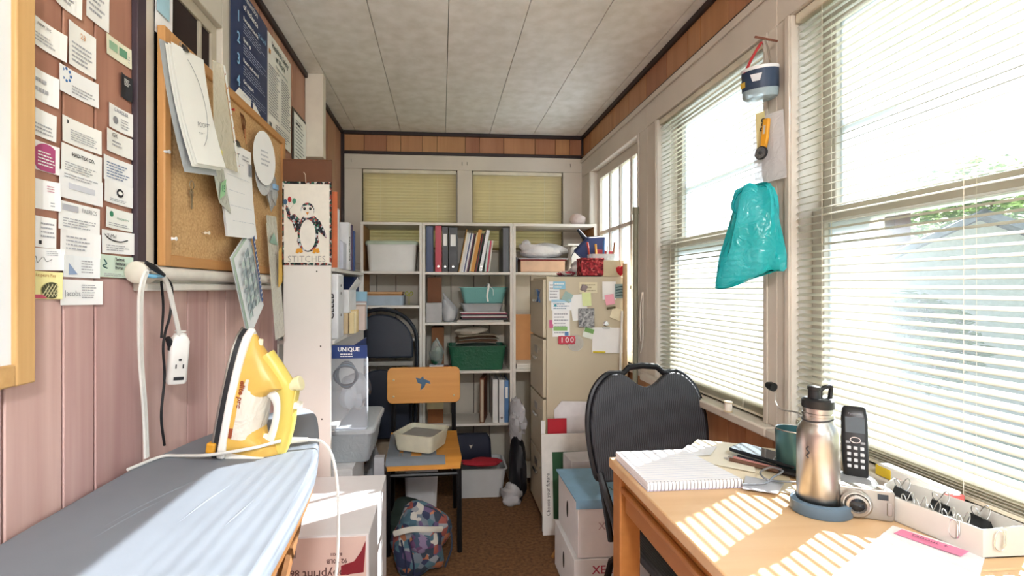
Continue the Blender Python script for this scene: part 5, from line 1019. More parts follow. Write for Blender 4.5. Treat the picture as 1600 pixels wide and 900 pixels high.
for k, (hx, dx, l) in enumerate((('b8402e', -.05, .2), ('d8a040', -.02, .19), ('2f5a8a', .01, .21), ('e4e2de', .03, .18), ('8a5a3a', .055, .2))): obj('tool_handle', MB().tube([(dx, .0, .01), (dx * 1.5, .02 - .01 * (k % 3), l)], .006, 7), M(hx, .5), t, smooth=True)
solo('red_book', box(-.05, .05, -.012, .012, 0, .16), M('a8323a', .6), 'red booklet sticking up by the casement window', 'booklet', (.93, 2.855, TZ), (0, .12, 0), bevel=.002)
t = thing('dark_umbrella', 'dark navy bag umbrella slanting across the cabinet clutter', 'umbrella', (.935, 2.955, TZ + .10)); obj('canopy', MB().tube([(.045, .0, .0), (-.02, .04, .09), (-.1, .06, .2)], [.01, .022, .008], 10), M('20242e', .7), t, smooth=True)  # strap of the navy bag, shaped as a tapered roll
solo('clear_wrap', MB().blob(.06, .05, .045, 14, 10, .25, 33, cz=.04, flat0=True), clear('e6dede', .45, .15), 'crumpled clear wrapping behind the red fabric box', 'wrapping', (.78, 2.75, TZ + .008), smooth=True)
solo('scarf', MB().blob(.05, .035, .014, 14, 8, .2, 34, cz=.012, flat0=True), quilt(60, ('c24a58', 'e8d8d4', '8a2a38')), 'crumpled red and white scarf at edge of the cabinet top', 'scarf', (.68, 2.68, TZ + .006), smooth=True)
# ================================================================== RIGHT SIDE: poles, leaning boards, cartons
a = onX(997, 303, .97)
PY = 2.52
solo('grey_pole', MB().tube([(0, 0, 0), (.006, 0, 1.62)], .013, 12).tube([(.006, 0, 1.62), (.006, 0, 1.655)], .0165, 12), M('8c8b78', .5), 'tall grey-green pole with cap leaning beside the cabinet', 'pole', (.968, 2.44, 0), smooth=True)
solo('wooden_pole', MB().tube([(0, 0, 0), (.0, 0, 1.38)], .013, 12), M('c4ab88', .6, scale=9, kind='wood', h2='ad9068'), 'wooden pole standing in front of the cabinet by the window', 'pole', (.97, 2.575, 0), smooth=True)
solo('white_rod', MB().tube([(0, 0, 0), (.035, 0, 1.13)], .006, 8), M('e4e0d6', .5), 'thin white rod leaning against the cabinet side', 'rod', (.91, 2.555, 0), smooth=True)
solo('cord_loop', MB().tube(bez([(0, 0, .2), (-.006, -.012, .1), (-.008, -.02, .0), (-.004, 0, -.06), (0, .03, -.1)]), .0028, 6).tube(bez([(0, .012, .2), (-.006, .02, .1), (-.008, .01, -.04)]), .0028, 6), M('e9e4d8', .6), 'white cord loop hanging on window casing beside the poles', 'cord', (.978, 2.36, 1.03), smooth=True)
t = thing('green_print', 'framed print with dark green picture leaning on the cabinet', 'picture', (.655, 2.49, 0), (-.09, 0, 0)); obj('mount', box(-.145, .14, -.006, .006, 0, .50), M('e9e7e2', .6), t, bevel=.002)
obj('green_panel', box(-.09, .14, -.008, -.006, .08, .41), M('2f5a3c', .6), t); txt(t, 'Choose your future', 0, 0, .026, INK, loc=(-.115, -.0075, .2), euler=(PI / 2, -PI / 2, 0)); obj('grey_label', box(.075, .115, -.0095, -.008, .34, .4), M('c9c9cc', .7), t)
solo('red_sheet', MB().bb(-.05, .05, -.003, .003, 0, .57), M('b92534', .6), 'red card sheet edge behind the green print', 'card', (.60, 2.545, 0), (-.03, 0, 0))
t = thing('white_posterboard', 'large white poster board leaning behind the green print', 'board', (.72, 2.565, 0), (-.03, 0, 0)); obj('sheet', MB().prism([(-.13, .0), (.2, 0), (.2, .58), (.16, .645), (-.09, .655), (-.13, .61)], -.004, .004).xf(Matrix.Rotation(PI / 2, 4, 'X')), M('ecebee', .6), t)
solo('white_sleeve_board', MB().bb(-.008, .012, -.004, .004, 0, .56), M('efefef', .5), 'narrow white board edge by the drawer fronts', 'board', (.535 - .012, 2.53, 0), (-.06, 0, 0))
solo('wood_strip', MB().tube([(0, 0, .008), (.08, .1, .06)], .008, 6), M('b0783c', .6, scale=9, kind='wood', axis='x', h2='8a5a28'), 'short wooden strip poking out of the cartons', 'wood strip', (.51, 2.27, 0), smooth=True)
t = thing('grey_carton', 'grey open carton standing behind the blue lidded carton', 'carton', (.73, 2.36, 0), (0, 0, .05)); obj('body', box(-.13, .15, -.07, .07, 0, .44), M('d6d4d6', .7), t, bevel=.003); obj('flap', MB().bb(-.13, .15, -.145, -.1, .375, .378), M('c9c6c8', .7), t, (0, 0, -.03), (-.25, 0, 0)) if 0 else None
def carton(lab, loc, w, d, h, hx, lidhx=None, words=(), rz=0.0, name='copy_carton'):
    t = thing(name, lab, 'carton', loc, (0, 0, rz)); lh = .07
    obj('body', box(-w / 2 + .004, w / 2 - .004, -d / 2 + .004, d / 2 - .004, 0, h - .002), M(hx, .65, var=.03), t, bevel=.002)
    if lidhx: obj('lid', MB().bb(-w / 2, w / 2, -d / 2, d / 2, h - .0015, h + .003).bb(-w / 2, w / 2, -d / 2, -d / 2 + .0035, h - lh, h - .0016).bb(-w / 2, -w / 2 + .0035, -d / 2 + .0036, d / 2, h - lh, h - .0016).bb(w / 2 - .0035, w / 2, -d / 2 + .0036, d / 2, h - lh, h - .0016), M(lidhx, .6, var=.05), t)
    obj('hand_hole', MB().prism(circ(0, 0, .035, 16, .012), 0, .001).xf(Matrix.Translation((-w / 2 + .0035, 0, h * .55)) @ Matrix.Rotation(-PI / 2, 4, 'Y')), M('201c1a', .9), t)
    for s, x, z, sz, m in words: txt(t, s, 0, 0, sz, m, loc=(x, -d / 2 - (.001 if z > h - lh and lidhx else -.003), z), euler=(PI / 2, 0, 0), bold=.0006, align='LEFT')
    return t
XRD = M('b0455a', .6)
carton('white copy paper carton with red brand lettering on the floor', (.662, 2.06, 0), .31, .34, .20, 'e7e5e4', None, (('XEROX', -.08, .155, .045, XRD), ('multi purpose', -.07, .10, .024, GREY), ('copies cut sheet', -.07, .065, .02, GREY)))
carton('white carton with pale blue lid stacked on the copy paper carton', (.668, 2.06, .2015), .29, .33, .22, 'e9e6e6', None, (('Filing', -.02, .18, .05, GREY), ('XEROX', -.06, .12, .04, M('c4b0b4', .7))))
solo('blue_box_lid', MB().bb(-.15, .15, -.17, .17, .0, .006).bb(-.15, .15, -.17, -.1665, -.028, 0), M('86b0cc', .6), 'pale blue flat lid lying on the upper carton', 'lid', (.668, 2.06, .4225)); txt(bpy.data.objects['blue_box_lid'], 'Lots', .06, -.06, .05, M('3a4a58', .7), .0068, rot=.1)
# ================================================================== BLACK FOLDING CHAIR
t = thing('padded_folding_chair', 'black padded folding chair with heart-shaped back and carry handle', 'chair', (.768, 1.585, 0), (0, 0, math.radians(4)))
BF = M('1d1e22', .42, .2); 
def ribbed():
    key = 'ribbed_pad'
    m = bpy.data.materials.new(key); m.use_nodes = True; nt = m.node_tree; b = nt.nodes['Principled BSDF']; b.inputs['Roughness'].default_value = .55
    tc = node(nt, 'ShaderNodeTexCoord'); wv = node(nt, 'ShaderNodeTexWave'); wv.bands_direction = 'X'; wv.inputs['Scale'].default_value = 42; wv.inputs['Distortion'].default_value = 1.2; wv.inputs['Detail Scale'].default_value = 2
    nt.links.new(tc.outputs['Object'], wv.inputs['Vector']); mx = node(nt, 'ShaderNodeMix', data_type='RGBA'); mx.inputs['A'].default_value = lin('1b1c20'); mx.inputs['B'].default_value = lin('3c3f46')
    nt.links.new(wv.outputs['Fac'], mx.inputs['Factor']); nt.links.new(mx.outputs['Result'], b.inputs['Base Color']); bp = node(nt, 'ShaderNodeBump'); bp.inputs['Strength'].default_value = .5; bp.inputs['Distance'].default_value = .002
    nt.links.new(wv.outputs['Fac'], bp.inputs['Height']); nt.links.new(bp.outputs['Normal'], b.inputs['Normal']); return m
RB = ribbed()
hrt = [(0, .322), (.035, .335), (.075, .365), (.11, .375), (.15, .362), (.19, .32), (.213, .26), (.222, .19), (.218, .11), (.205, .03), (.19, 0)]
hrt = [(p.x, p.y) for p in bez([(x, y, 0) for x, y in hrt], 4)]
poly = hrt + [(-x, y) for x, y in hrt[::-1][:-1]]
bk = obj('back_pad', MB().prism(poly, -.02, .012), RB, t, (0, .15, .565), (PI / 2 - .17, 0, 0), bevel=.012, seg=3)
obj('frame_arch', MB().tube([(x * 1.02, y, -.012) for x, y in [(.17, -.2), (.19, 0)] ] + [(x * 1.03, y * 1.01, -.014) for x, y in hrt[::-1]][2:-14] + [(.08, .375, -.016), (.055, .397, -.016), (0, .402, -.016), (-.055, .397, -.016), (-.08, .375, -.016)] + [(-x * 1.03, y * 1.01, -.014) for x, y in hrt[14:-2]] + [(-.19, 0, -.012), (-.17, -.2, -.012)], .0115, 8), BF, bk, smooth=True)
for s in (-1, 1):
    obj('front_leg', MB().tube([(s * .205, .14, .60), (s * .19, .03, .45), (s * .19, -.25, .002)], .0125, 8), BF, t, smooth=True)
    obj('back_leg', MB().tube([(s * .172, -.04, .43), (s * .172, .12, .30), (s * .172, .26, .002)], .0115, 8), BF, t, smooth=True)
    obj('hinge_bar', MB().tube([(s * .198, .07, .47), (s * .176, .0, .42)], .006, 6, flat=.5), BF, t)
obj('seat_pad', MB().prism([(x, y) for x, y in rr(.38, .37, .06)], .425, .462), RB, t, (0, -.1, 0), bevel=.012, seg=3)
obj('cross_rail', MB().tube([(-.19, -.21, .06), (.19, -.21, .06)], .009, 8), BF, t, smooth=True); obj('cross_rail', MB().tube([(-.172, .21, .12), (.172, .21, .12)], .009, 8), BF, t, smooth=True)
# ================================================================== DESK
DX0, DX1, DY0, DY1, DZ = .428, .948, .15, 1.252, .815
oak = M('dcb98e', .42, scale=6, kind='wood', axis='x', h2='cda272', bump=.03); oakd = M('bd8146', .42, scale=6, kind='wood', axis='y', h2='a06630')
dk = thing('desk', 'pale oak desk under the wide window', 'desk', ((DX0 + DX1) / 2, (DY0 + DY1) / 2, 0)); hx_, hy_ = (DX1 - DX0) / 2, (DY1 - DY0) / 2
obj('top', MB().bb(-hx_, hx_, -hy_, .0, DZ - .024, DZ).bb(-hx_, hx_, .0012, hy_, DZ - .024, DZ), oak, dk, bevel=.003)
for s in (-1, 1): obj('apron', box(s * (hx_ - .03) - .01, s * (hx_ - .03) + .01, -hy_ + .06, hy_ - .06, DZ - .115, DZ - .024), oakd, dk, bevel=.003); obj('apron', box(-hx_ + .06, hx_ - .06, s * (hy_ - .03) - .01, s * (hy_ - .03) + .01, DZ - .115, DZ - .024), oakd, dk, bevel=.003)
obj('apron_ledge', box(-hx_ + .008, -hx_ + .02, -hy_ + .06, hy_ - .06, DZ - .065, DZ - .052), oakd, dk, bevel=.003)
for sx in (-1, 1):
    for sy in (-1, 1): obj('leg', box(sx * (hx_ - .034) - .026, sx * (hx_ - .034) + .026, sy * (hy_ - .034) - .026, sy * (hy_ - .034) + .026, 0, DZ - .024), oakd, dk, bevel=.004)
D = DZ + .0008
def onD(x, y, z=D): return onZ(x, y, z)
# spiral notebook
a, b, c, d_ = onD(962, 717), onD(1068, 713), onD(1160, 762), onD(1012, 768)
t = thing('spiral_notebook', 'open white spiral notebook lying on the desk corner', 'notebook', ((a.x + c.x) / 2, (a.y + c.y) / 2, D)); off = Vector(t.location)
def q3(p): return (p.x - off.x, p.y - off.y)
cor = [q3(p) for p in (d_, c, b, a)]
obj('cover', MB().prism([(x * 1.01, y * 1.01) for x, y in cor], 0, .002), M('c9c4d8', .6), t)
for k in range(4): obj('pages', MB().prism([(x + .0008 * math.sin(k * 2), y - .0006 * k) for x, y in cor], .0022 + .0042 * k, .0062 + .0042 * k), M('f1f1f4', .7, var=.01), t)
e0, e1 = Vector((*cor[0], 0)), Vector((*cor[1], 0))
for k in range(26):
    p = e0.lerp(e1, (k + .5) / 26); dirn = (e1 - e0).normalized(); nrm = Vector((-dirn.y, dirn.x, 0))
    obj('coil_ring', MB().tube([p + nrm * (.004 * math.cos(q * .9)) + Vector((0, 0, .0105 + .0105 * math.sin(q * .9))) for q in range(7)], .0007, 5, True), M('8c8c92', .35, .8), t)
for k in range(14):
    f = (k + 1) / 15; p0, p1 = Vector((*cor[0], 0)).lerp(Vector((*cor[3], 0)), f), Vector((*cor[1], 0)).lerp(Vector((*cor[2], 0)), f); obj('ruled_line', MB().tube([p0 + Vector((0, 0, .0192)), p1 + Vector((0, 0, .0192))], .0003, 3), M('c3cade', .8), t)
# loose papers and folder
def dpaper(lab, px4, hx, z, name='paper_sheet', cat='paper', curl=.0, th=.0012):
    P4 = [onD(x, y) for x, y in px4]; o = sum(P4, Vector()) / 4
    t = solo(name, MB().sheet(1, 1, 6, 4, lambda u, v: curl * (u * (1 - v)) ** 2, t=th, outline=lambda u, v: tuple(((P4[0] - o) * (1 - u) * (1 - v) + (P4[1] - o) * u * (1 - v) + (P4[2] - o) * u * v + (P4[3] - o) * (1 - u) * v).xy)), M(hx, .65, var=.02), lab, cat, (o.x, o.y, D + z)); return t
dpaper('cream paper folder spread over the desk under the smartphone', ((1120, 745), (1245, 775), (1215, 702), (1085, 690)), 'ece0c8', .0, 'paper_folder', 'folder')
dpaper('cream sheet with rolled corner beyond the notebook', ((1060, 715), (1180, 742), (1175, 697), (1090, 688)), 'f1ead8', .0018, curl=.004)
dpaper('folded white letter tucked between notebook and cream folder', ((1052, 716), (1110, 716), (1120, 700), (1075, 698)), 'eff0f4', .0036, curl=.006)
dpaper('grey and white printed slip beside the steel bottle', ((1160, 768), (1215, 776), (1225, 760), (1165, 748)), 'b9bcc4', .0056)
# earphone style wire loop
obj_w = solo('metal_loop', MB().tube(bez([(-.05, -.012, .003), (0, -.016, .006), (.03, .0, .012), (.06, .012, .02), (.045, .03, .022), (.015, .022, .014), (.02, .0, .006), (.075, -.012, .004)]), .0022, 6), M('8d9097', .35, .6), 'bent grey wire loop lying beside the steel bottle', 'wire', tuple(onD(1188, 760)) , smooth=True); obj_w.location.z = D + .0075
# smartphone
a, b, c = onD(1143, 712), onD(1165, 740), onD(1240, 738)
t = thing('smartphone', 'black smartphone with reflective screen resting on pens', 'phone', (.80, 1.172, D + .017), (0, .03, math.radians(-58))); obj('body', MB().prism(rr(.155, .075, .01), 0, .008), M('23262c', .3, .3), t, bevel=.002); obj('screen', MB().prism(rr(.147, .068, .008), .008, .0086), M('2c3f52', .05, spec=.8), t); obj('bezel', box(.045, .073, -.034, .034, .0086, .009), M('15171a', .2), t)
for k, (hx, lab) in enumerate((('20242c', 'dark patterned pen lying under the smartphone'), ('c98f8a', 'pink and black pen lying in front of the smartphone'), ('6a4a3a', 'brown marker lying beside the pink pen'))):
    t = thing('pen', lab, 'pen', (.775 - .012 * k, 1.15 - .006 * k, D + .0085), (0, 0, math.radians(-60 + 4 * k))); obj('barrel', MB().tube([(-.06, 0, 0), (.05, 0, 0)], .005, 8), M(hx, .4), t, smooth=True); obj('cap', MB().tube([(.05, 0, 0), (.085, 0, 0)], .0056, 8), M('1a1a1e', .4), t, smooth=True); obj('tip', MB().tube([(-.06, 0, 0), (-.075, 0, 0)], [.005, .001], 8), M('c8c8c8', .3, .7), t)
# steel mug
t = thing('steel_mug', 'teal-grey steel mug behind the steel bottle', 'mug', (.832, 1.12, D)); mg = M('4d7478', .3, .6)
obj('body', MB().lathe([(.034, 0), (.035, .002), (.038, .1), (.036, .1), (.033, .004), (.001, .004)], 24), mg, t, smooth=True); obj('rim', MB().tube([(.0375 * math.cos(q * .26), .0375 * math.sin(q * .26), .1) for q in range(24)], .0016, 6, True), CHROME, t, smooth=True); obj('handle', MB().tube(bez([(.036, 0, .08), (.055, 0, .078), (.06, 0, .05), (.054, 0, .025), (.035, 0, .02)]), .0045, 8), mg, t, smooth=True)
# steel bottle in blue base
bl = onD(1279, 808); 
t = thing('steel_bottle', 'brushed steel water bottle with black spout lid on the desk', 'bottle', (.733, .918, D + .013)); BR = M('bdb9b3', .3, 1.0, .08, 30)
obj('body', MB().lathe([(.0345, 0), (.036, .003), (.036, .125), (.0355, .14), (.033, .15), (.028, .158), (.0255, .163), (.0255, .172), (.027, .173), (.027, .178), (.0255, .179), (.0255, .188)], 36), BR, t, smooth=True)
ld = obj('lid', MB().lathe([(.027, .188), (.0275, .19), (.0275, .203), (.024, .206), (.001, .206)], 28), BLACKP, t, smooth=True); obj('spout', MB().lathe([(.011, .205), (.01, .222), (.0115, .223), (.0115, .229), (.004, .23)], 16, -.008, 0), BLACKP, ld, smooth=True); obj('carry_loop', MB().tube(bez([(.004, 0, .205), (.006, 0, .222), (.02, 0, .228), (.027, 0, .226), (.025, 0, .205)]), .0042, 8), BLACKP, ld, smooth=True)
obj('emblem', MB().tube(bez([(-.0325, -.0165, .118), (-.034, -.013, .112), (-.032, -.0175, .106), (-.034, -.013, .1), (-.0325, -.016, .095)]), .0012, 5), M('33363a', .5), t); obj('wire_band', MB().tube([(.0262 * math.cos(q * .3), .0262 * math.sin(q * .3), .167 + .004 * math.cos(q * .3)) for q in range(21)], .0016, 6, True), M('4a4a4c', .4, .5), t)
t2 = thing('bottle_base', 'blue-grey rubber tray holding the steel bottle', 'tray', (.736, .914, D)); obj('ring', MB().lathe([(.05, 0), (.052, .003), (.051, .022), (.046, .025), (.041, .024), (.0405, .012), (.001, .012)], 36, sx=1.05, sy=.92), M('5d7386', .5, var=.1), t2, smooth=True)
# black clip lamp on bent wire
t = thing('clip_lamp', 'small black reading lamp head on bent wire neck behind the bottle', 'lamp', (.91, 1.19, D)); s0 = lambda x, y, X: onX(x, y, X) - Vector((.91, 1.19, D))
obj('neck', MB().tube(bez([s0(1211, 613, .95), s0(1212, 628, .952), s0(1222, 640, .955), s0(1250, 646, .94), Vector((.015, -.03, .09)), Vector((.006, -.02, .004))]), .0022, 7), M('c9c6c0', .3, .7), t, smooth=True); h0 = s0(1204, 603, .95); obj('head', MB().tube([h0 + Vector((-.004, .012, .002)), h0 + Vector((0, .002, 0)), h0 + Vector((.002, -.012, -.002))], [.008, .0125, .0125], 14), BLACKP, t, smooth=True); obj('foot', MB().lathe([(.014, 0), (.014, .005), (.006, .008)], 16, .006, -.02), BLACKP, t, smooth=True)
# cordless phone
t = thing('cordless_phone', 'black cordless phone handset standing in its cradle on the desk', 'phone', (.885, 1.0, D), (0, 0, math.radians(-36))); ph = obj('handset', MB().shell([(.036, .018, .012), (.044, .024, .022), (.047, .026, .08), (.047, .026, .15), (.042, .022, .168), (.034, .016, .172)], cr=.3), M('1b1c1f', .35), t, (0, 0, .005), (math.radians(-14), 0, math.radians(0)), smooth=True)
obj('screen', box(-.017, .017, -.0145, -.013, .115, .148), M('57626a', .15), ph); txt(ph, 'Panasonic', 0, 0, .006, GREY, loc=(0, -.0142, .155), euler=(PI / 2, 0, 0)); obj('nav_ring', MB().tube([(.009 * math.cos(q * .45), -.014, .1 + .006 * math.sin(q * .45)) for q in range(14)], .0012, 5, True), CHROME, ph)
for r in range(4):
    for c_ in range(3): obj('key', box(-.015 + .0115 * c_, -.008 + .0115 * c_, -.0155, -.013, .042 + .0125 * r, .049 + .0125 * r), M('c9ccd0', .5), ph, bevel=.001)
for sx in (-.013, .013): obj('key', box(sx - .004, sx + .004, -.0155, -.013, .092, .097), M('8d9094', .5), ph, bevel=.001)
obj('cradle', MB().shell([(.085, .095, 0), (.085, .095, .014), (.07, .075, .024), (.056, .04, .032)], cr=.25), M('8d8f92', .4), t, smooth=True)
# camera
cl_ = onD(1352, 808)
t = thing('compact_camera', 'silver compact digital camera standing on the desk', 'camera', (.797, .888, D), (0, 0, math.radians(-28))); sv_ = M('a6a29b', .38, .7, .04)
obj('body', MB().prism(rr(.098, .058, .008), -.012, .012).xf(Matrix.Translation((0, 0, .029)) @ Matrix.Rotation(PI / 2, 4, 'X')), sv_, t, bevel=.003, seg=3)
ln = obj('lens_ring', MB().lathe([(.0255, 0), (.0255, .007), (.022, .010), (.02, .010), (.019, .007), (.018, .016), (.014, .017), (.012, .013), (.001, .012)], 30), M('b0aca6', .3, .8), t, (-.012, -.012, .028), (PI / 2, 0, 0), smooth=True); obj('lens_glass', MB().lathe([(.012, .0132), (.008, .0145), (.001, .015)], 20), M('14181f', .05), ln, smooth=True); obj('flash', box(.022, .038, -.0135, -.012, .04, .05), M('2a3038', .2), t); obj('shutter_button', MB().lathe([(.007, 0), (.007, .003)], 14), CHROME, t, (.03, 0, .058)); obj('grip_strip', box(.036, .044, -.0145, -.012, .012, .036), sv_, t, bevel=.002)
# white tray of binder clips
TP = [onD(*p) for p in ((1390, 810), (1535, 872), (1640, 866), (1612, 800), (1560, 790), (1385, 745))]
o = Vector((.89, .84, D)); t = thing('clip_tray', 'white cardboard tray of binder clips against the sill', 'tray', o, (0, 0, 0))
bot = [(-.05, .03), (-.024, -.108), (.054, -.108), (.056, -.04), (.036, .112), (-.005, .092)]
wall_ = MB(); wt = M('d6d3cc', .7, var=.04); n = len(bot); hh_ = (.044, .046, .05, .05, .044, .04)
for i in range(n):
    p, q = Vector((*bot[i], 0)), Vector((*bot[(i + 1) % n], 0)); nn = Vector((q.y - p.y, p.x - q.x, 0)).normalized() * -.0018; zi, zj = hh_[i], hh_[(i + 1) % n]
    wall_.add([p, q, q + nn, p + nn, p + Vector((0, 0, zi)), q + Vector((0, 0, zj)), q + nn + Vector((0, 0, zj)), p + nn + Vector((0, 0, zi))], [(0, 3, 2, 1), (4, 5, 6, 7), (0, 1, 5, 4), (1, 2, 6, 5), (2, 3, 7, 6), (3, 0, 4, 7)])
obj('tray_wall', wall_, wt, t); obj('tray_floor', MB().prism(bot, 0, .0015), wt, t)
def clip(lab, x, y, z, rz, w=.028, rx=0.0, grp='binder clips in the white tray'):
    c = thing('binder_clip', lab, 'clip', (o.x + x, o.y + y, o.z + z), (rx, 0, rz), grp); h = .013
    obj('body', MB().prism([(-h * .55, 0), (h * .55, 0), (.0012, h * 1.3), (-.0012, h * 1.3)], -w / 2, w / 2).xf(Matrix.Rotation(PI / 2, 4, 'Y') @ Matrix.Rotation(PI / 2, 4, 'Z')), M('17181b', .25), c)
    for s in (-1, 1): obj('wire_lever', MB().tube(bez([(-w * .26, s * .002, h * 1.25), (-w * .22, s * .008, h * 1.9), (-w * .15, s * .011, h * 2.5), (0, s * .012, h * 2.8), (w * .15, s * .011, h * 2.5), (w * .22, s * .008, h * 1.9), (w * .26, s * .002, h * 1.25)], 4), .0008, 5), CHROME, c, smooth=True)
for k, (x, y) in enumerate(((.018, .075), (.03, .01), (.04, -.05))): clip('black binder clip inside the white tray, %s' % ('beside the camera end', 'midway along the sill side', 'by the angled tray end')[k], x, y, .0025 + .018, PI / 2 - .1, .034, 0)
for k in range(5): clip('small black binder clip in the packed row at the tray front', -.026 + .0045 * k, .02 - .021 * k, .016, PI / 2 + .2, .018, 0, 'packed row of small binder clips')
for k, (x, y, rz) in enumerate(((-.027, -.07, .0), (.005, -.113, 1.4))):
    c = solo('paper_clip', MB().tube(bez([(-.006, 0, 0), (-.006, 0, .022), (0, 0, .027), (.006, 0, .022), (.008, 0, .002), (0, 0, -.004), (-.008, 0, .004), (-.009, 0, .03)]), .0009, 6), CHROME, ('steel wire clip hooked on the tray wall nearest the pink note', 'steel wire clip hooked on the tray wall at the angled end')[k], 'clip', (o.x + x - .005, o.y + y, o.z + .018), (0, 0, PI / 2 + rz), smooth=True)
solo('green_clip', MB().bb(-.01, .01, -.003, .003, 0, .006), M('3fb06a', .4), 'small green plastic clip in the white tray', 'clip', (o.x + .02, o.y - .08, o.z + .003), (0, 0, .8), bevel=.001)
# box cutter pack on the sill
t = thing('label_box', 'narrow white, yellow and red box lying on the window sill', 'box', (.974, .95, RZ0 + .001), (0, 0, math.radians(90 - 2))); obj('body', box(-.08, .08, -.014, .014, 0, .026), M('efede6', .5), t, bevel=.002); obj('yellow_end', box(.045, .0855, -.0148, .0148, .0, .0225), M('e6c530', .5), t, bevel=.002); obj('red_stripe', box(-.06, .03, .0142, .0152, .006, .011), M('c4403a', .5), t); obj('red_end', box(-.0855, -.07, -.0148, .0148, 0, .0225), M('d06a68', .5), t, bevel=.002)
# pink note and white sheet
dpaper('white paper sheet under the pink note in the sun', ((1300, 900), (1530, 905), (1540, 868), (1395, 822)), 'f2f2f2', .0)
t = thing('pink_note', 'bright pink sticky strip with handwriting on the desk', 'note', tuple(onD(1453, 850)), (0, 0, math.radians(-66))); t.location.z = D + .0022
obj('sheet', MB().sheet(.09, .03, 4, 1, lambda u, v: .002 * u * u), M('f28fb4', .65), t); txt(t, 'tabout +', 0, 0, .014, M('6a3050', .7), .0038)
# thread spool on sill
t = thing('thread_spool', 'small white thread spool standing on the window sill', 'spool', (.958, 1.60, RZ0 + .0005)); obj('thread', MB().lathe([(.011, .004), (.0115, .006), (.0115, .028), (.011, .03)], 18), M('eeeae0', .8), t, smooth=True)
for z in (0, .03): obj('flange', MB().lathe([(.014, z), (.014, z + .004)], 18), M('d8c8a8', .6), t)
# ================================================================== THINGS HANGING ON THE POST BETWEEN THE WINDOWS
HX = XR - .02
def PO(x, y, X=HX): return onX(x, y, X)
p = PO(1187, 150); t = thing('glue_tub', 'clear tub with dark printed label and red loop hanging upside down from window post', 'tub', tuple(PO(1188, 150, .945)), (.12, -.1, 0)); t.scale = (1.12, 1.12, 1.12)
obj('tub', MB().lathe([(.001, -.012), (.03, -.012), (.04, -.006), (.043, .004), (.043, .03)], 28), clear('bcd2da', .6, .2), t, smooth=True); obj('printed_label', MB().lathe([(.0438, .014), (.0438, .062), (.0425, .066)], 28, cap=False), M('2a3a52', .5), t, smooth=True); obj('yellow_panel', MB().lathe([(.0442, .02), (.0442, .042)], 28, cap=False), M('2a3a52', .5), t) if 0 else None
lab_ = obj('label_badge', MB().prism([(-.014, .008), (.014, .008), (.009, -.01), (-.009, -.01)], 0, .001), M('d8dce2', .5), t, (-.0315, -.031, .042), (PI / 2, 0, -.8)); obj('yellow_mark', MB().prism(rect(-.009, .009, -.007, .007), 0, .001), M('d6b040', .5), t, (-.0452, .004, .03), (PI / 2, 0, -PI / 2))
obj('lid_rim', MB().lathe([(.0445, .062), (.0455, .066), (.0445, .07), (.001, .07)], 28), M('e4e6e8', .4), t, smooth=True); obj('red_strap', MB().tube(bez([(-.042, .0, .06), (-.02, .0, .10), (.005, .0, .135)]), .007, 6, flat=.4), M('c23a40', .5), t, smooth=True); obj('steel_strap', MB().tube(bez([(.005, -.03, .07), (.012, -.012, .11), (.012, 0, .14)]), .006, 6, flat=.4), CHROME, t, smooth=True); obj('nail', MB().tube([(-.012, 0, .15), (.05, 0, .136)], .003, 6), M('7d5040', .5), t)
t = thing('cutter_pack', 'clear pouch holding grey leaflet and white card on window post', 'pouch', tuple(PO(1203, 232, HX - .012)), (PI / 2, -.05, -PI / 2 + .35)); obj('pouch', MB().sheet(.1, .2, 3, 4, lambda u, v: .004 + .004 * math.sin(u * 3)), clear('eceef0', .55, .15), t); obj('leaflet', MB().sheet(.05, .13, 1, 1, cx=-.002, cy=-.02), M('b4b4b2', .6), t, (0, 0, .002)); obj('yellow_card', MB().sheet(.03, .11, 1, 1, cx=-.02, cy=.06), M('e8dca0', .6), t, (0, 0, .0085)); txt(t, 'Bon', -.012, .075, .024, INK, .0105, rot=PI / 2, bold=.0006)
t = thing('rotary_cutter', 'yellow-handled rotary cutter with round blade on window post', 'cutter', tuple(PO(1195, 215, HX - .03)), (PI / 2, .12, -PI / 2 + .35)); obj('handle', MB().prism([(-.009, .055), (.009, .055), (.011, .0), (.008, -.03), (-.008, -.035), (-.01, .0)], -.006, .006), M('e3a22c', .4), t, bevel=.003); obj('slot', MB().prism(rect(-.003, .003, .01, .035), .006, .0068), M('c4c0b4', .4), t); obj('blade_guard', MB().lathe([(.02, 0), (.02, .003), (.01, .004)], 24, -.002, -.045, .004), M('2c2e33', .4), t); obj('blade', MB().lathe([(.0165, 0), (.0165, .0015)], 24, -.002, -.045, .0082), CHROME, t); obj('blade_bolt', MB().lathe([(.006, 0), (.005, .003)], 14, -.002, -.045, .0098), M('3a3c40', .4), t)
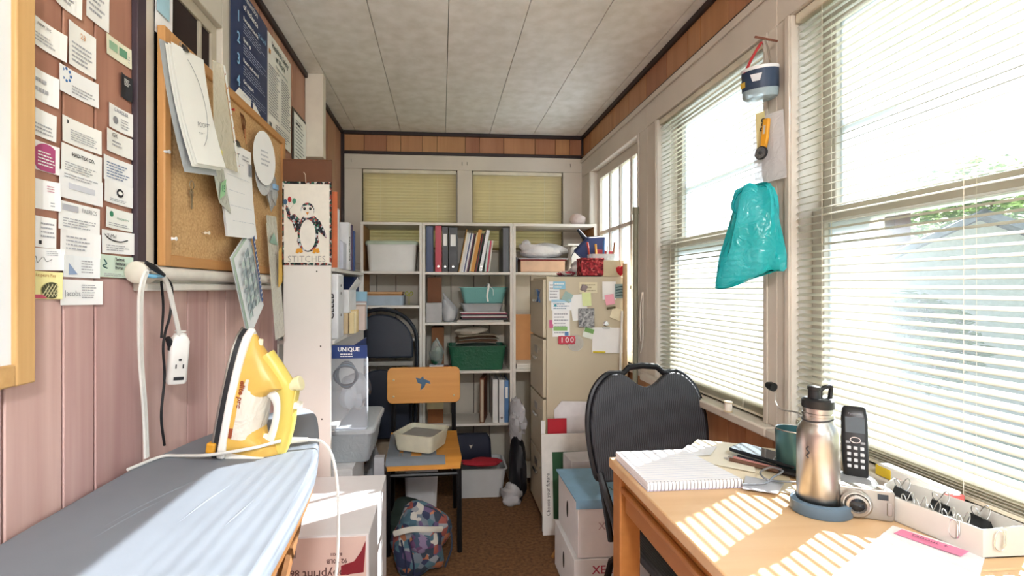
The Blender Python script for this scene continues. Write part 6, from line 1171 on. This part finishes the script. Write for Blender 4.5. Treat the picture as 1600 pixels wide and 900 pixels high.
# teal bag
t = thing('teal_bag', 'teal plastic bag hanging tied from the window post', 'bag', tuple(PO(1180, 360, .905)), (0, 0, math.radians(52)))
tb = MB(); NU, NV = 28, 18; rn = random.Random(5)
prof = [(.132, .010, .03), (.125, .018, .042), (.10, .026, .05), (.07, .034, .054), (.03, .038, .06), (-.02, .042, .068), (-.07, .042, .078), (-.11, .036, .084), (-.135, .02, .086), (-.143, .004, .083)]
for j, (z, rx, ry) in enumerate(prof):
    for i in range(NU):
        a = 2 * PI * i / NU; k = 1 + .2 * math.sin(5 * a + j * .35) * (1 - j / 13) + .09 * math.sin(9 * a - j * .6)
        sway = .018 * max(0, -z + .05) / .19
        tb.v.append(Vector((rx * math.cos(a) * k, ry * math.sin(a) * k + sway, z - (.03 * math.sin(a) if j >= 7 else 0) + .006 * math.sin(3 * a + j))))
for j in range(len(prof) - 1):
    for i in range(NU): tb.f.append((j * NU + i, j * NU + (i + 1) % NU, (j + 1) * NU + (i + 1) % NU, (j + 1) * NU + i))
tb.f += [tuple(range(NU)), tuple(range((len(prof) - 1) * NU, len(prof) * NU))[::-1]]
TEAL = clear('12aab0', .8, .22); obj('bag_body', tb, TEAL, t, smooth=True)
obj('handle_loop', MB().tube(bez([(0, .02, .125), (-.01, .045, .11), (-.012, .058, .075), (0, .05, .05)]), .012, 8, flat=.35), TEAL, t, smooth=True); obj('handle_loop', MB().tube(bez([(0, -.01, .125), (-.012, -.035, .12), (-.012, -.03, .08)]), .011, 8, flat=.35), TEAL, t, smooth=True)
# made-up ceiling lamp out of view, added to brighten the room
t = thing('ceiling_lamp', 'round ceiling lamp added out of view to brighten the room', 'lamp', (.16, -1.05, ZC - .0015)); obj('base', MB().lathe([(.09, -.02), (.1, -.012), (.1, 0)], 28), M('e6e2d8', .4), t, smooth=True)
gm = bpy.data.materials.new('fill_glow'); gm.use_nodes = True; b_ = gm.node_tree.nodes['Principled BSDF']; b_.inputs['Base Color'].default_value = (.9, .9, .88, 1); b_.inputs['Emission Color'].default_value = (.97, .985, 1, 1); b_.inputs['Emission Strength'].default_value = FILL_LAMP
obj('fill_shade', MB().lathe([(.001, -.12), (.05, -.116), (.1, -.095), (.13, -.06), (.135, -.03), (.095, -.021)], 28), gm, t, smooth=True)
